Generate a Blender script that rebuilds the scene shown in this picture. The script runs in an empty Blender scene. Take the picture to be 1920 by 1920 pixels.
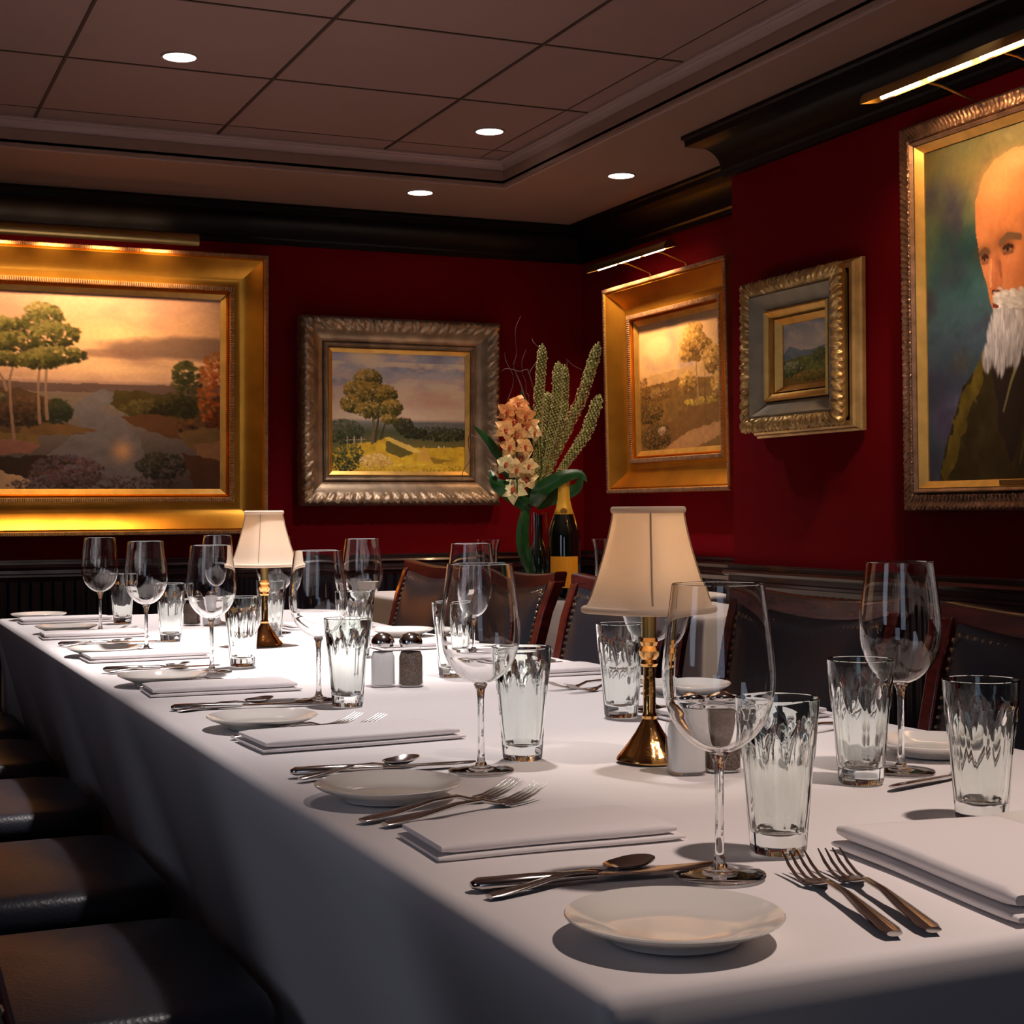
import bpy, bmesh, math, random
import numpy as np
from mathutils import Vector, Matrix
R = random.Random(7)
C = bpy.context.scene.collection
sc = bpy.context.scene
EYE = 1.06                                   # eye height; all heights below are metres above the floor
pi, sin, cos = math.pi, math.sin, math.cos

# ------------------------------------------------------------------ camera, world, lights, exposure
cam = bpy.data.cameras.new('camera'); co = bpy.data.objects.new('camera', cam); C.objects.link(co)
cam.sensor_width = 36; cam.lens = 36*2936.7/1920; cam.clip_start = .05; cam.clip_end = 50
yaw, pitch, roll = .4102, -.0007, -.0064
fw = Vector((sin(yaw)*cos(pitch), cos(yaw)*cos(pitch), sin(pitch))); rt = Vector((cos(yaw), -sin(yaw), 0)); up = rt.cross(fw)
r2 = rt*cos(roll)+up*sin(roll); u2 = -rt*sin(roll)+up*cos(roll)
co.matrix_world = Matrix(((r2.x, u2.x, -fw.x, 0), (r2.y, u2.y, -fw.y, 0), (r2.z, u2.z, -fw.z, EYE), (0, 0, 0, 1)))
sc.camera = co
sc.view_settings.view_transform = 'Standard'; sc.view_settings.look = 'None'
sc.view_settings.exposure = 0; sc.view_settings.gamma = 1; sc.view_settings.use_curve_mapping = False
sc.cycles.use_denoising = True; sc.cycles.max_bounces = 14; sc.cycles.transmission_bounces = 12
sc.cycles.transparent_max_bounces = 40; sc.cycles.diffuse_bounces = 4; sc.cycles.sample_clamp_indirect = 4
sc.cycles.caustics_reflective = False
world = bpy.data.worlds.new('world'); sc.world = world; world.use_nodes = True
world.node_tree.nodes['Background'].inputs[0].default_value = (.55, .62, .9, 1)
world.node_tree.nodes['Background'].inputs[1].default_value = .02

def light(name, kind, loc, target, power, col, **k):
    l = bpy.data.lights.new(name, kind); l.energy = power; l.color = col
    for a, v in k.items(): setattr(l, a, v)
    o = bpy.data.objects.new(name, l); C.objects.link(o); o.location = loc
    d = Vector(target)-Vector(loc)
    o.rotation_euler = d.to_track_quat('-Z', 'Y').to_euler()
    return o
ZC, ZS = EYE+1.35, EYE+1.25                  # tray ceiling, soffit
WARM = (1, .80, .66); WHITE = (1, .90, .87)
DOWN = [(.953, 4.632, ZC), (2.152, 5.127, ZC), (2.71, 5.19, ZS), (2.122, 5.76, ZS)]      # in view
for (x, y, z), p, a in zip(DOWN, (130, 60, 8, 24), (1.25, 1.95, 1.25, 1.3)):
    light('downlight', 'SPOT', (x, y, z-.012), (x, y, 0), p, WHITE, spot_size=a, spot_blend=.7, shadow_soft_size=.045)
# same fittings further along, above the frame; the last is an added flower spot
light('downlight', 'SPOT', (1.0, 3.45, ZC-.012), (.98, 3.4, 0), 260, WHITE, spot_size=1.05, spot_blend=.8, shadow_soft_size=.045)
light('downlight', 'SPOT', (1.0, 2.3, ZC-.012), (.95, 2.25, 0), 95, WHITE, spot_size=1.0, spot_blend=.8, shadow_soft_size=.045)
light('downlight', 'SPOT', (1.25, .9, ZC-.012), (1.10, 1.05, 0), 88, (1, .80, .70), spot_size=1.2, spot_blend=.8, shadow_soft_size=.045)
light('downlight', 'SPOT', (2.40, 2.85, ZS-.012), (2.70, 3.85, .62), 52, WARM, spot_size=.85, spot_blend=.8, shadow_soft_size=.045)
light('downlight', 'SPOT', (2.2, 3.6, ZC-.012), (2.25, 4.95, 1.15), 75, WARM, spot_size=.55, spot_blend=.9, shadow_soft_size=.045)  # extra spot added to brighten the flowers, no fitting built for it
# soft cool fill added behind and left of the camera, for unseen windows
light('window_fill', 'AREA', (-1.0, -2.3, 1.5), (1, 2.4, .6), 5, (.62, .75, 1), shape='RECTANGLE', size=1.0, size_y=1.4)
light('window_fill', 'AREA', (-1.7, 1.2, 1.6), (1, 2.6, .5), 4.5, (.72, .80, 1), shape='RECTANGLE', size=.8, size_y=1.2)

# ------------------------------------------------------------------ material helpers
def lin(c): return tuple(((v/255)/12.92 if v/255 <= .04045 else ((v/255+.055)/1.055)**2.4) for v in c)
def mat(name, col=(.5, .5, .5), rough=.5, metal=0, spec=.5, coat=0, bump=None, var=None, sheen=0, emit=None, trans=0, ior=1.45, sub=0):
    m = bpy.data.materials.new(name); m.use_nodes = True; nt = m.node_tree; b = nt.nodes['Principled BSDF']
    b.inputs['Base Color'].default_value = (*col, 1); b.inputs['Roughness'].default_value = rough
    b.inputs['Metallic'].default_value = metal; b.inputs['Specular IOR Level'].default_value = spec
    b.inputs['Coat Weight'].default_value = coat; b.inputs['Coat Roughness'].default_value = .08
    b.inputs['Sheen Weight'].default_value = sheen; b.inputs['IOR'].default_value = ior
    b.inputs['Transmission Weight'].default_value = trans
    if emit: b.inputs['Emission Color'].default_value = (*emit[0], 1); b.inputs['Emission Strength'].default_value = emit[1]
    tc = nt.nodes.new('ShaderNodeTexCoord')
    if var:                                   # (scale, amount, (stretch)) colour variation
        n = nt.nodes.new('ShaderNodeTexNoise'); n.inputs['Scale'].default_value = var[0]; n.inputs['Detail'].default_value = 5
        mp = nt.nodes.new('ShaderNodeMapping'); mp.inputs['Scale'].default_value = var[2] if len(var) > 2 else (1, 1, 1)
        nt.links.new(tc.outputs['Object'], mp.inputs[0]); nt.links.new(mp.outputs[0], n.inputs[0])
        mx = nt.nodes.new('ShaderNodeMix'); mx.data_type = 'RGBA'
        mx.inputs[6].default_value = (*[v*(1-var[1]) for v in col], 1); mx.inputs[7].default_value = (*[min(1, v*(1+var[1])) for v in col], 1)
        rp = nt.nodes.new('ShaderNodeMapRange'); rp.inputs[1].default_value = .3; rp.inputs[2].default_value = .7
        nt.links.new(n.outputs[0], rp.inputs[0]); nt.links.new(rp.outputs[0], mx.inputs[0]); nt.links.new(mx.outputs[2], b.inputs['Base Color'])
    if bump:                                  # (scale, strength, distance, kind)
        if len(bump) > 3 and bump[3] == 'voronoi': n = nt.nodes.new('ShaderNodeTexVoronoi')
        else: n = nt.nodes.new('ShaderNodeTexNoise'); n.inputs['Detail'].default_value = 6
        n.inputs['Scale'].default_value = bump[0]; nt.links.new(tc.outputs['Object'], n.inputs['Vector'])
        bp = nt.nodes.new('ShaderNodeBump'); bp.inputs['Strength'].default_value = bump[1]; bp.inputs['Distance'].default_value = bump[2]
        nt.links.new(n.outputs[0], bp.inputs['Height']); nt.links.new(bp.outputs[0], b.inputs['Normal'])
    return m
def thin_glass(name, tint=(.97, .98, .98), ior=1.5):
    m = bpy.data.materials.new(name); m.use_nodes = True; nt = m.node_tree; nt.nodes.remove(nt.nodes['Principled BSDF'])
    tr = nt.nodes.new('ShaderNodeBsdfTransparent'); tr.inputs[0].default_value = (*tint, 1)
    gl = nt.nodes.new('ShaderNodeBsdfGlossy'); gl.inputs['Roughness'].default_value = .015
    lw = nt.nodes.new('ShaderNodeLayerWeight'); lw.inputs[0].default_value = .5
    pw = nt.nodes.new('ShaderNodeMath'); pw.operation = 'POWER'; pw.inputs[1].default_value = 4.0; nt.links.new(lw.outputs['Facing'], pw.inputs[0])
    ma = nt.nodes.new('ShaderNodeMath'); ma.operation = 'MULTIPLY_ADD'; ma.inputs[1].default_value = .75; ma.inputs[2].default_value = .035; nt.links.new(pw.outputs[0], ma.inputs[0])
    mx = nt.nodes.new('ShaderNodeMixShader'); nt.links.new(ma.outputs[0], mx.inputs[0])
    nt.links.new(tr.outputs[0], mx.inputs[1]); nt.links.new(gl.outputs[0], mx.inputs[2])
    nt.links.new(mx.outputs[0], nt.nodes['Material Output'].inputs[0]); return m

M = dict(
 red=mat('red_wall', (.165, .0020, .0055), .75, spec=.06, bump=(60, .05, .002)),
 lacquer=mat('black_lacquer_wood', (.003, .002, .002), .42, spec=.25, bump=(14, .05, .002)),
 rail=mat('dark_mahogany_rail', (.035, .006, .007), .22, spec=.6, coat=.4),
 panel=mat('dark_beaded_panel', (.010, .006, .012), .35, spec=.5),
 tile=mat('ceiling_tile', lin((150, 118, 108)), .9, spec=.1, bump=(300, .12, .001), var=(1.4, .05)),
 soffit=mat('painted_soffit', lin((148, 116, 100)), .8, spec=.2),
 cove=mat('painted_cove', lin((168, 138, 132)), .6, spec=.3),
 grid=mat('tile_gap', lin((62, 38, 28)), .8),
 carpet=mat('carpet', (.03, .012, .012), .95, var=(30, .4)),
 cloth=mat('white_tablecloth', (.80, .76, .76), .85, spec=.15, sheen=.15, bump=(900, .08, .0004)),
 napkin=mat('white_napkin', (.80, .75, .75), .88, spec=.12, sheen=.2, bump=(1400, .12, .0004)),
 china=mat('white_china', (.80, .77, .72), .12, spec=.5, coat=.6),
 steel=mat('stainless_steel', (.62, .58, .56), .16, metal=1),
 brass=mat('polished_brass', (.80, .44, .15), .12, metal=1, bump=(70, .5, .002)),
 brassd=mat('brushed_brass', (.55, .38, .14), .32, metal=1),
 chrome=mat('chrome', (.75, .73, .72), .12, metal=1),
 leather=mat('black_leather', (.022, .024, .034), .33, spec=.45, bump=(160, .22, .0012, 'voronoi')),
 mahog=mat('mahogany', (.10, .012, .009), .25, spec=.5, coat=.5, var=(9, .45, (1, 1, 6))),
 nail=mat('brass_nailhead', (.85, .68, .48), .25, metal=1),
 gold=mat('gold_leaf', (.88, .40, .05), .30, metal=.92, var=(7, .18), bump=(35, .08, .002)),
 goldin=mat('gold_slip', (.85, .50, .13), .36, metal=.8, var=(20, .15)),
 rope=mat('antiqued_beading', (.50, .33, .22), .4, metal=.7, var=(50, .3)),
 silver=mat('antiqued_silver_gilt', (.40, .29, .19), .42, metal=.7, var=(18, .35), bump=(70, .25, .003)),
 bronze=mat('bronze_gilt', (.36, .20, .12), .38, metal=.75, var=(25, .4), bump=(90, .3, .003)),
 antique=mat('antique_gold', (.62, .40, .15), .40, metal=.7, var=(16, .3), bump=(80, .2, .003)),
 stone=mat('greyed_gilt', (.36, .31, .22), .5, metal=.4, var=(12, .2)),
 dark=mat('dark_wood_back', (.02, .008, .005), .6),
 shade=mat('cream_linen_shade', (.72, .61, .50), .9, spec=.1, bump=(260, .35, .0012)),
 seam=mat('shade_seam', (.40, .31, .22), .9),
 bowl=thin_glass('thin_clear_glass'),
 crystal=mat('wine_glass_crystal', (1, 1, 1), 0, trans=1, ior=1.48),
 glass=mat('clear_glass', (1, 1, 1), 0, trans=1, ior=1.5),
 glassg=mat('greenish_clear_glass', (.93, .975, .955), 0, trans=1, ior=1.5),
 salt=mat('salt', (.85, .83, .82), .9, bump=(500, .3, .001)),
 pepper=mat('ground_pepper', (.16, .11, .085), .9, var=(400, .7)),
 bottle=mat('dark_green_glass', (.003, .006, .004), .05, spec=.9, coat=1),
 foil=mat('orange_gold_foil', (.92, .48, .05), .38, metal=.25, bump=(120, .2, .001)),
 label=mat('orange_label', (.92, .36, .012), .5),
 labeld=mat('label_seal', (.35, .17, .02), .5),
 leaf=mat('glossy_green_leaf', (.018, .085, .015), .32, spec=.5, var=(14, .5)),
 stalk=mat('foxtail_green', (.22, .22, .045), .7, var=(60, .35)),
 floret=mat('foxtail_floret', (.42, .36, .13), .7, var=(90, .3)),
 floretr=mat('foxtail_rust_floret', (.34, .17, .06), .7, var=(90, .3)),
 twig=mat('willow_twig', (.13, .055, .045), .6),
 stem=mat('green_stem', (.05, .12, .02), .5),
 eye=mat('orchid_centre', (.55, .10, .03), .6),
 lamp=mat('lit_lamp', (1, 1, 1), .5, emit=((1, .90, .84), 9)),
 bulb=mat('lit_picture_bulb', (1, 1, 1), .5, emit=((1, .66, .40), 14)),
 ringw=mat('white_trim_ring', lin((150, 120, 110)), .5),
)
for i, c in enumerate([(.85, .34, .10), (.86, .46, .16), (.86, .60, .26), (.86, .72, .36)]):
    M['petal%d' % i] = mat('orchid_petal', c, .55, spec=.3, var=(60, .15))
# translucent lamp shade
nt = M['shade'].node_tree; b = nt.nodes['Principled BSDF']; t = nt.nodes.new('ShaderNodeBsdfTranslucent'); t.inputs[0].default_value = (.90, .74, .56, 1)
mx = nt.nodes.new('ShaderNodeMixShader'); mx.inputs[0].default_value = .35
nt.links.new(b.outputs[0], mx.inputs[1]); nt.links.new(t.outputs[0], mx.inputs[2]); nt.links.new(mx.outputs[0], nt.nodes['Material Output'].inputs[0])
# beaded wainscot: vertical grooves
nt = M['panel'].node_tree; b = nt.nodes['Principled BSDF']; tc = nt.nodes.new('ShaderNodeTexCoord')
vm = nt.nodes.new('ShaderNodeVectorMath'); vm.operation = 'DOT_PRODUCT'; vm.inputs[1].default_value = (1, 1, 0)
nt.links.new(tc.outputs['Object'], vm.inputs[0]); ml = nt.nodes.new('ShaderNodeMath'); ml.operation = 'MULTIPLY'; ml.inputs[1].default_value = 150
sn = nt.nodes.new('ShaderNodeMath'); sn.operation = 'SINE'; bp = nt.nodes.new('ShaderNodeBump'); bp.inputs['Distance'].default_value = .004
nt.links.new(vm.outputs['Value'], ml.inputs[0]); nt.links.new(ml.outputs[0], sn.inputs[0]); nt.links.new(sn.outputs[0], bp.inputs['Height']); nt.links.new(bp.outputs[0], b.inputs['Normal'])

# ------------------------------------------------------------------ mesh helpers
def mesh(name, V, F, m=None, smooth=True, angle=.7):
    me = bpy.data.meshes.new(name); me.from_pydata([tuple(v) for v in V], [], F); me.update()
    bm = bmesh.new(); bm.from_mesh(me); bmesh.ops.recalc_face_normals(bm, faces=bm.faces); bm.to_mesh(me); bm.free()
    if smooth:
        for p in me.polygons: p.use_smooth = True
        try: me.set_sharp_from_angle(angle=angle)
        except Exception: pass
    if m: me.materials.append(m)
    return me
def obj(name, me, parent=None, loc=(0, 0, 0), rot=(0, 0, 0)):
    o = bpy.data.objects.new(name, me); C.objects.link(o); o.location = loc; o.rotation_euler = rot
    if parent: o.parent = parent
    return o
def tag(o, label, cat, group=None):
    o['label'] = label; o['category'] = cat
    if group: o['group'] = group
    return o
def thing(name, label, cat, loc=(0, 0, 0), rz=0, group=None):
    o = bpy.data.objects.new(name, None); o.empty_display_size = .05; C.objects.link(o); o.location = loc; o.rotation_euler = (0, 0, rz)
    return tag(o, label, cat, group)
def struct(name, me, loc=(0, 0, 0)):
    o = obj(name, me, loc=loc); o['kind'] = 'structure'; return o
def dup(root, loc, rz, label):
    r = root.copy(); C.objects.link(r); r.location = loc; r.rotation_euler = (0, 0, rz); r['label'] = label
    for ch in list(root.children):
        c = ch.copy(); C.objects.link(c); c.parent = r
        for g in list(ch.children):
            d = g.copy(); C.objects.link(d); d.parent = c
    return r
class MB:
    def __init__(s): s.V = []; s.F = []
    def add(s, V, F):
        n = len(s.V); s.V += [tuple(v) for v in V]; s.F += [tuple(i+n for i in f) for f in F]; return s
    def box(s, a, b):
        x0, y0, z0 = a; x1, y1, z1 = b
        return s.add([(x0, y0, z0), (x1, y0, z0), (x1, y1, z0), (x0, y1, z0), (x0, y0, z1), (x1, y0, z1), (x1, y1, z1), (x0, y1, z1)],
                     [(0, 3, 2, 1), (4, 5, 6, 7), (0, 1, 5, 4), (1, 2, 6, 5), (2, 3, 7, 6), (3, 0, 4, 7)])
    def rings(s, rs, cap=True, closed=False):
        n = len(rs[0]); V = [v for r in rs for v in r]; F = []; k = len(rs)
        for i in range(k if closed else k-1):
            j = (i+1) % k
            for a in range(n):
                b = (a+1) % n; F.append((i*n+a, i*n+b, j*n+b, j*n+a))
        if cap and not closed: F += [tuple(range(n))[::-1], tuple(range((k-1)*n, k*n))]
        return s.add(V, F)
    def lathe(s, prof, seg=32, c=(0, 0, 0), closed=False, f=None):
        rs = []
        for (r, z) in prof:
            rs.append([(c[0]+(f(r, z, 2*pi*a/seg) if f else max(r, 1e-5))*cos(2*pi*a/seg), c[1]+(f(r, z, 2*pi*a/seg) if f else max(r, 1e-5))*sin(2*pi*a/seg), c[2]+z) for a in range(seg)])
        return s.rings(rs, cap=not closed, closed=closed)
    def tube(s, pts, rad, seg=8, flat=1, upv=(0, 0, 1)):
        P = [Vector(p) for p in pts]; rs = []
        for i, p in enumerate(P):
            t = (P[min(i+1, len(P)-1)]-P[max(i-1, 0)]).normalized()
            a = t.cross(Vector(upv))
            if a.length < 1e-3: a = t.cross(Vector((1, 0, 0)))
            a.normalize(); b2 = a.cross(t)
            r = rad[i] if isinstance(rad, (list, tuple)) else rad
            fl = flat[i] if isinstance(flat, (list, tuple)) else flat
            rs.append([p+a*(cos(2*pi*k/seg)*r)+b2*(sin(2*pi*k/seg)*r*fl) for k in range(seg)])
        return s.rings(rs)
    def ball(s, c, r, seg=8, sc_=(1, 1, 1)):
        pr = [(sin(pi*i/seg), -cos(pi*i/seg)) for i in range(seg+1)]
        rs = [[(c[0]+max(a, 1e-4)*r*sc_[0]*cos(2*pi*k/(seg*2)), c[1]+max(a, 1e-4)*r*sc_[1]*sin(2*pi*k/(seg*2)), c[2]+z*r*sc_[2]) for k in range(seg*2)] for a, z in pr]
        return s.rings(rs)
    def m(s, name, m, smooth=True, angle=.7): return mesh(name, s.V, s.F, m, smooth, angle)
def bevel(o, w=.004, seg=2):
    md = o.modifiers.new('bevel', 'BEVEL'); md.width = w; md.segments = seg; md.limit_method = 'ANGLE'; return o

# ------------------------------------------------------------------ setting
XL, YN, YB, XR, XP, YP = -1.9, -2.6, 6.30, 3.09, 2.74, 4.46    # left, near, back wall, recess, pier face, pier end
struct('floor', MB().box((XL, YN, -.05), (XR, YB, 0)).m('floor', M['carpet'], False))
struct('wall_back', MB().box((XL-.1, YB, 0), (XR+.1, YB+.1, 2.6)).m('wall_back', M['red'], False))
struct('wall_right', MB().box((XR, YP-.02, 0), (XR+.1, YB, 2.6)).add(*(lambda q: (q.V, q.F))(MB().box((XP, YN, 0), (XR+.1, YP, 2.6)))).m('wall_right', M['red'], False))
struct('wall_left', MB().box((XL-.1, YN, 0), (XL, YB, 2.6)).m('wall_left', M['red'], False))
struct('wall_near', MB().box((XL-.1, YN-.1, 0), (XR+.1, YN, 2.6)).m('wall_near', M['red'], False))
TX0, TX1, TY0, TY1 = -1.3, 2.385, -1.9, 5.55                   # tray opening
struct('ceiling', MB().box((TX0-.02, TY0-.02, ZC), (TX1+.02, TY1+.02, ZC+.05)).m('ceiling', M['tile'], False))
q = MB(); q.box((XL, TY1, ZS), (XR, YB, ZS+.06)); q.box((XL, YN, ZS), (XR, TY0, ZS+.06)); q.box((XL, TY0, ZS), (TX0, TY1, ZS+.06)); q.box((TX1, TY0, ZS), (XR, TY1, ZS+.06))
struct('ceiling_soffit', q.m('ceiling_soffit', M['soffit'], False))
q = MB()
for k in range(-2, 3): x = .644+.627*k; (q.box((x-.005, TY0, ZC-.003), (x+.005, TY1, ZC+.001)) if x > TX0 else None)
for y in (4.766, 4.118, 3.47, 2.82, 2.17, 1.52): q.box((TX0, y-.004, ZC-.0025), (TX1, y+.004, ZC+.001))
q.box((TX0, 5.395, ZC-.0012), (TX1, 5.4, ZC+.001)); q.box((2.28, TY0, ZC-.0012), (2.285, TY1, ZC+.001))
struct('ceiling_tile_grid', q.m('ceiling_tile_grid', M['grid'], False))

def sweep(path, prof, m, name, closed=False, side=1):
    """profile (out, z) carried along a wall line with mitred corners; 'out' points to the right of travel * side"""
    P = [Vector((*p, 0)) for p in path]; n = len(P); rs = []
    for i in range(n):
        pv = P[i-1] if (i > 0 or closed) else None; nx = P[(i+1) % n] if (i < n-1 or closed) else None
        d1 = (P[i]-pv).normalized() if pv is not None else None; d2 = (nx-P[i]).normalized() if nx is not None else None
        n1 = Vector((d1.y, -d1.x, 0))*side if d1 is not None else None; n2 = Vector((d2.y, -d2.x, 0))*side if d2 is not None else None
        if n1 is None: b_ = n2
        elif n2 is None: b_ = n1
        else: b_ = (n1+n2)/(1+n1.dot(n2))
        rs.append([P[i]+b_*o+Vector((0, 0, z)) for o, z in prof])
    return MB().rings(rs, cap=not closed, closed=closed).m(name, m, True, .5)
wallpath = [(XL, YB), (XR, YB), (XR, YP), (XP, YP), (XP, YN)]
e = .001
crown = [(0, ZS-.15), (.018, ZS-.15), (.02, ZS-.132), (.026, ZS-.125)]+[(.026+.078*(1-cos(a)), ZS-.125+.088*sin(a)) for a in [i*pi/2/8 for i in range(1, 9)]]+[(.112, ZS-.037), (.114, ZS-.018), (.122, ZS-.012), (.122, ZS-e), (0, ZS-e)]
struct('trim_1', sweep(wallpath, crown, M['lacquer'], 'crown_moulding'))
zr = EYE-.178
rail = [(0, zr-.085), (.012, zr-.085), (.014, zr-.07), (.022, zr-.066), (.022, zr-.058), (.014, zr-.054), (.014, zr-.04), (.026, zr-.036), (.03, zr-.028), (.026, zr-.02), (.016, zr-.018), (.016, zr-.008), (.024, zr-.006), (.024, zr), (0, zr)]
struct('trim_2', sweep(wallpath, rail, M['rail'], 'chair_rail'))
struct('trim_3', sweep(wallpath, [(0, .12), (.010, .12), (.010, zr-.084), (0, zr-.084)], M['panel'], 'wainscot'))
struct('baseboard_1', sweep(wallpath, [(0, 0), (.018, 0), (.018, .11), (.012, .12), (0, .12)], M['lacquer'], 'baseboard'))
tray = [(TX0, TY0), (TX0, TY1), (TX1, TY1), (TX1, TY0)]
tp = [(-.03, ZC-e), (.012, ZC-e), (.012, ZC-.008), (.004, ZC-.012)]+[(.004-.022*sin(a), ZC-.014-.05*(1-cos(a))) for a in [i*pi/2/6 for i in range(7)]]+[(-.022, ZC-.072), (-.012, ZC-.078), (-.012, ZC-.088), (-.02, ZC-.09), (-.02, ZS-.004), (-.03, ZS-.004)]
tp = [(o+.012, z) for o, z in tp]
struct('trim_4', sweep(tray, tp, M['cove'], 'tray_moulding', closed=True))

def downlight(x, y, z, label):
    t = thing('recessed_light', label, 'ceiling light', (x, y, z-e), 0, 'recessed ceiling lights')
    obj('trim_ring', MB().lathe([(.048, -.004), (.054, -.004), (.056, 0), (.048, 0)], 40, closed=True).m('trim_ring', M['ringw']), t)
    obj('diffuser', MB().lathe([(.0478, 0), (.0478, -.003), (.03, -.0035), (.0, -.0035)][::-1], 40).m('diffuser', M['lamp']), t)
for (x, y, z), lb in zip(DOWN, ['round recessed light in a ceiling tile, the leftmost and nearest one', 'round recessed light in a ceiling tile near the tray corner',
        'round recessed light in the flat ceiling border by the right wall', 'round recessed light in the flat ceiling border along the back wall']): downlight(x, y, z, lb)

# ------------------------------------------------------------------ painted canvases (numpy dabs stored as a colour attribute)
class Canvas:
    def __init__(s, w, h, seed): s.w, s.h = w, h; s.I = np.zeros((h, w, 3)); s.r = np.random.default_rng(seed)
    def grad(s, stops):
        v = np.linspace(0, 1, s.h); ks = [a for a, _ in stops]
        for c in range(3): s.I[:, :, c] = np.interp(v, ks, [col[c] for _, col in stops])[:, None]
    def noise(s, sx, sy, oct=4):
        o = np.zeros((s.h, s.w)); amp = 1; tot = 0
        for k in range(oct):
            gx, gy = int(sx*2**k)+2, int(sy*2**k)+2; g = s.r.random((gy, gx))
            X = np.linspace(0, gx-1.001, s.w); Y = np.linspace(0, gy-1.001, s.h); xi = X.astype(int); yi = Y.astype(int)
            fx = X-xi; fy = (Y-yi)[:, None]; fx = fx*fx*(3-2*fx); fy = fy*fy*(3-2*fy)
            a = g[yi][:, xi]; b = g[yi][:, xi+1]; c = g[yi+1][:, xi]; d = g[yi+1][:, xi+1]
            o += amp*((a*(1-fx)+b*fx)*(1-fy)+(c*(1-fx)+d*fx)*fy); tot += amp; amp *= .5
        return o/tot
    def blend(s, mask, col): s.I += (np.array(col)-s.I)*np.clip(mask, 0, 1)[..., None]
    def dab(s, x, y, rx, ry, col, al=.9, ang=0, soft=.5):
        px, py = x*s.w, y*s.h; ax, ay = rx*s.w, ry*s.h; m = int(max(ax, ay))+2
        x0, x1, y0, y1 = max(0, int(px)-m), min(s.w, int(px)+m+1), max(0, int(py)-m), min(s.h, int(py)+m+1)
        if x0 >= x1 or y0 >= y1: return
        Y, X = np.mgrid[y0:y1, x0:x1]; X = X-px; Y = Y-py; ca, sa = cos(ang), sin(ang)
        d = np.sqrt(((X*ca+Y*sa)/ax)**2+((-X*sa+Y*ca)/ay)**2); k = np.clip((1-d)/soft, 0, 1)*al
        s.I[y0:y1, x0:x1] += (np.array(col)-s.I[y0:y1, x0:x1])*k[..., None]
    def foliage(s, x, y, rx, ry, n, cols, size=.012, lo=0):
        for i in range(n):
            a = s.r.random()*2*pi; q_ = math.sqrt(s.r.random()); dx, dy = q_*cos(a)*rx, q_*sin(a)*ry
            k = np.clip(.5-.45*dy/ry-.25*dx/rx+s.r.normal()*.18, 0, .999); c = np.array(cols[int(k*len(cols))])*(1+s.r.normal()*.10)
            s.dab(x+dx, y+dy, size*(.6+s.r.random()*.8), size*(.5+s.r.random()*.6), c, .8, s.r.random()*3, .6)
    def line(s, pts, w0, w1, col, al=.9):
        n = 40*len(pts)
        for i in range(n):
            t = i/(n-1)*(len(pts)-1); k = min(int(t), len(pts)-2); f = t-k
            s.dab(pts[k][0]+(pts[k+1][0]-pts[k][0])*f, pts[k][1]+(pts[k+1][1]-pts[k][1])*f, (w0+(w1-w0)*i/n), (w0+(w1-w0)*i/n)*1.2, col, al)
    def poly(s, pts, col, al=1, rough=.01, tex=.1):
        Y, X = np.mgrid[0:s.h, 0:s.w]; X = X/s.w+(s.noise(30, 30, 2)-.5)*rough*2; Y = Y/s.h+(s.noise(30, 30, 2)-.5)*rough*2
        ins = np.zeros((s.h, s.w), bool); n = len(pts)
        for i in range(n):
            (xa, ya), (xb, yb) = pts[i], pts[(i+1) % n]
            cr = ((ya > Y) != (yb > Y)) & (X < (xb-xa)*(Y-ya)/((yb-ya) or 1e-9)+xa); ins ^= cr
        t = 1+(s.noise(25, 25, 3)-.5)*2*tex
        s.I = np.where(ins[..., None], s.I*(1-al)+np.array(col)*al*t[..., None], s.I)
    def mesh(s, name, W, H, gain=1., var=.04):
        n = s.noise(90, 90, 2)[..., None]; I = np.clip(s.I*(1+(n-.5)*var*2), 0, 255)/255
        L = np.where(I <= .04045, I/12.92, ((I+.055)/1.055)**2.4)*gain
        h, w = s.h, s.w; X, Z = np.meshgrid(np.linspace(-W/2, W/2, w), np.linspace(H/2, -H/2, h))
        V = np.stack([X, np.zeros_like(X), Z], -1).reshape(-1, 3)
        i = np.arange((h-1)*(w-1)); r_, c_ = i//(w-1), i % (w-1); a = r_*w+c_
        F = np.stack([a, a+w, a+w+1, a+1], -1)
        me = bpy.data.meshes.new(name); me.from_pydata(V.tolist(), [], F.tolist()); me.update()
        at = me.color_attributes.new('paint', 'FLOAT_COLOR', 'POINT'); at.data.foreach_set('color', np.concatenate([L.reshape(-1, 3), np.ones((h*w, 1))], 1).astype(np.float32).ravel())
        m = bpy.data.materials.new(name+'_oil'); m.use_nodes = True; nt = m.node_tree; b = nt.nodes['Principled BSDF']; b.inputs['Roughness'].default_value = .42; b.inputs['Specular IOR Level'].default_value = .3
        ca = nt.nodes.new('ShaderNodeVertexColor'); ca.layer_name = 'paint'; nt.links.new(ca.outputs[0], b.inputs['Base Color'])
        no = nt.nodes.new('ShaderNodeTexNoise'); no.inputs['Scale'].default_value = 90; bp = nt.nodes.new('ShaderNodeBump'); bp.inputs['Strength'].default_value = .15; bp.inputs['Distance'].default_value = .002
        tc = nt.nodes.new('ShaderNodeTexCoord'); nt.links.new(tc.outputs['Object'], no.inputs['Vector']); nt.links.new(no.outputs[0], bp.inputs['Height']); nt.links.new(bp.outputs[0], b.inputs['Normal'])
        me.materials.append(m); return me

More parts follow.
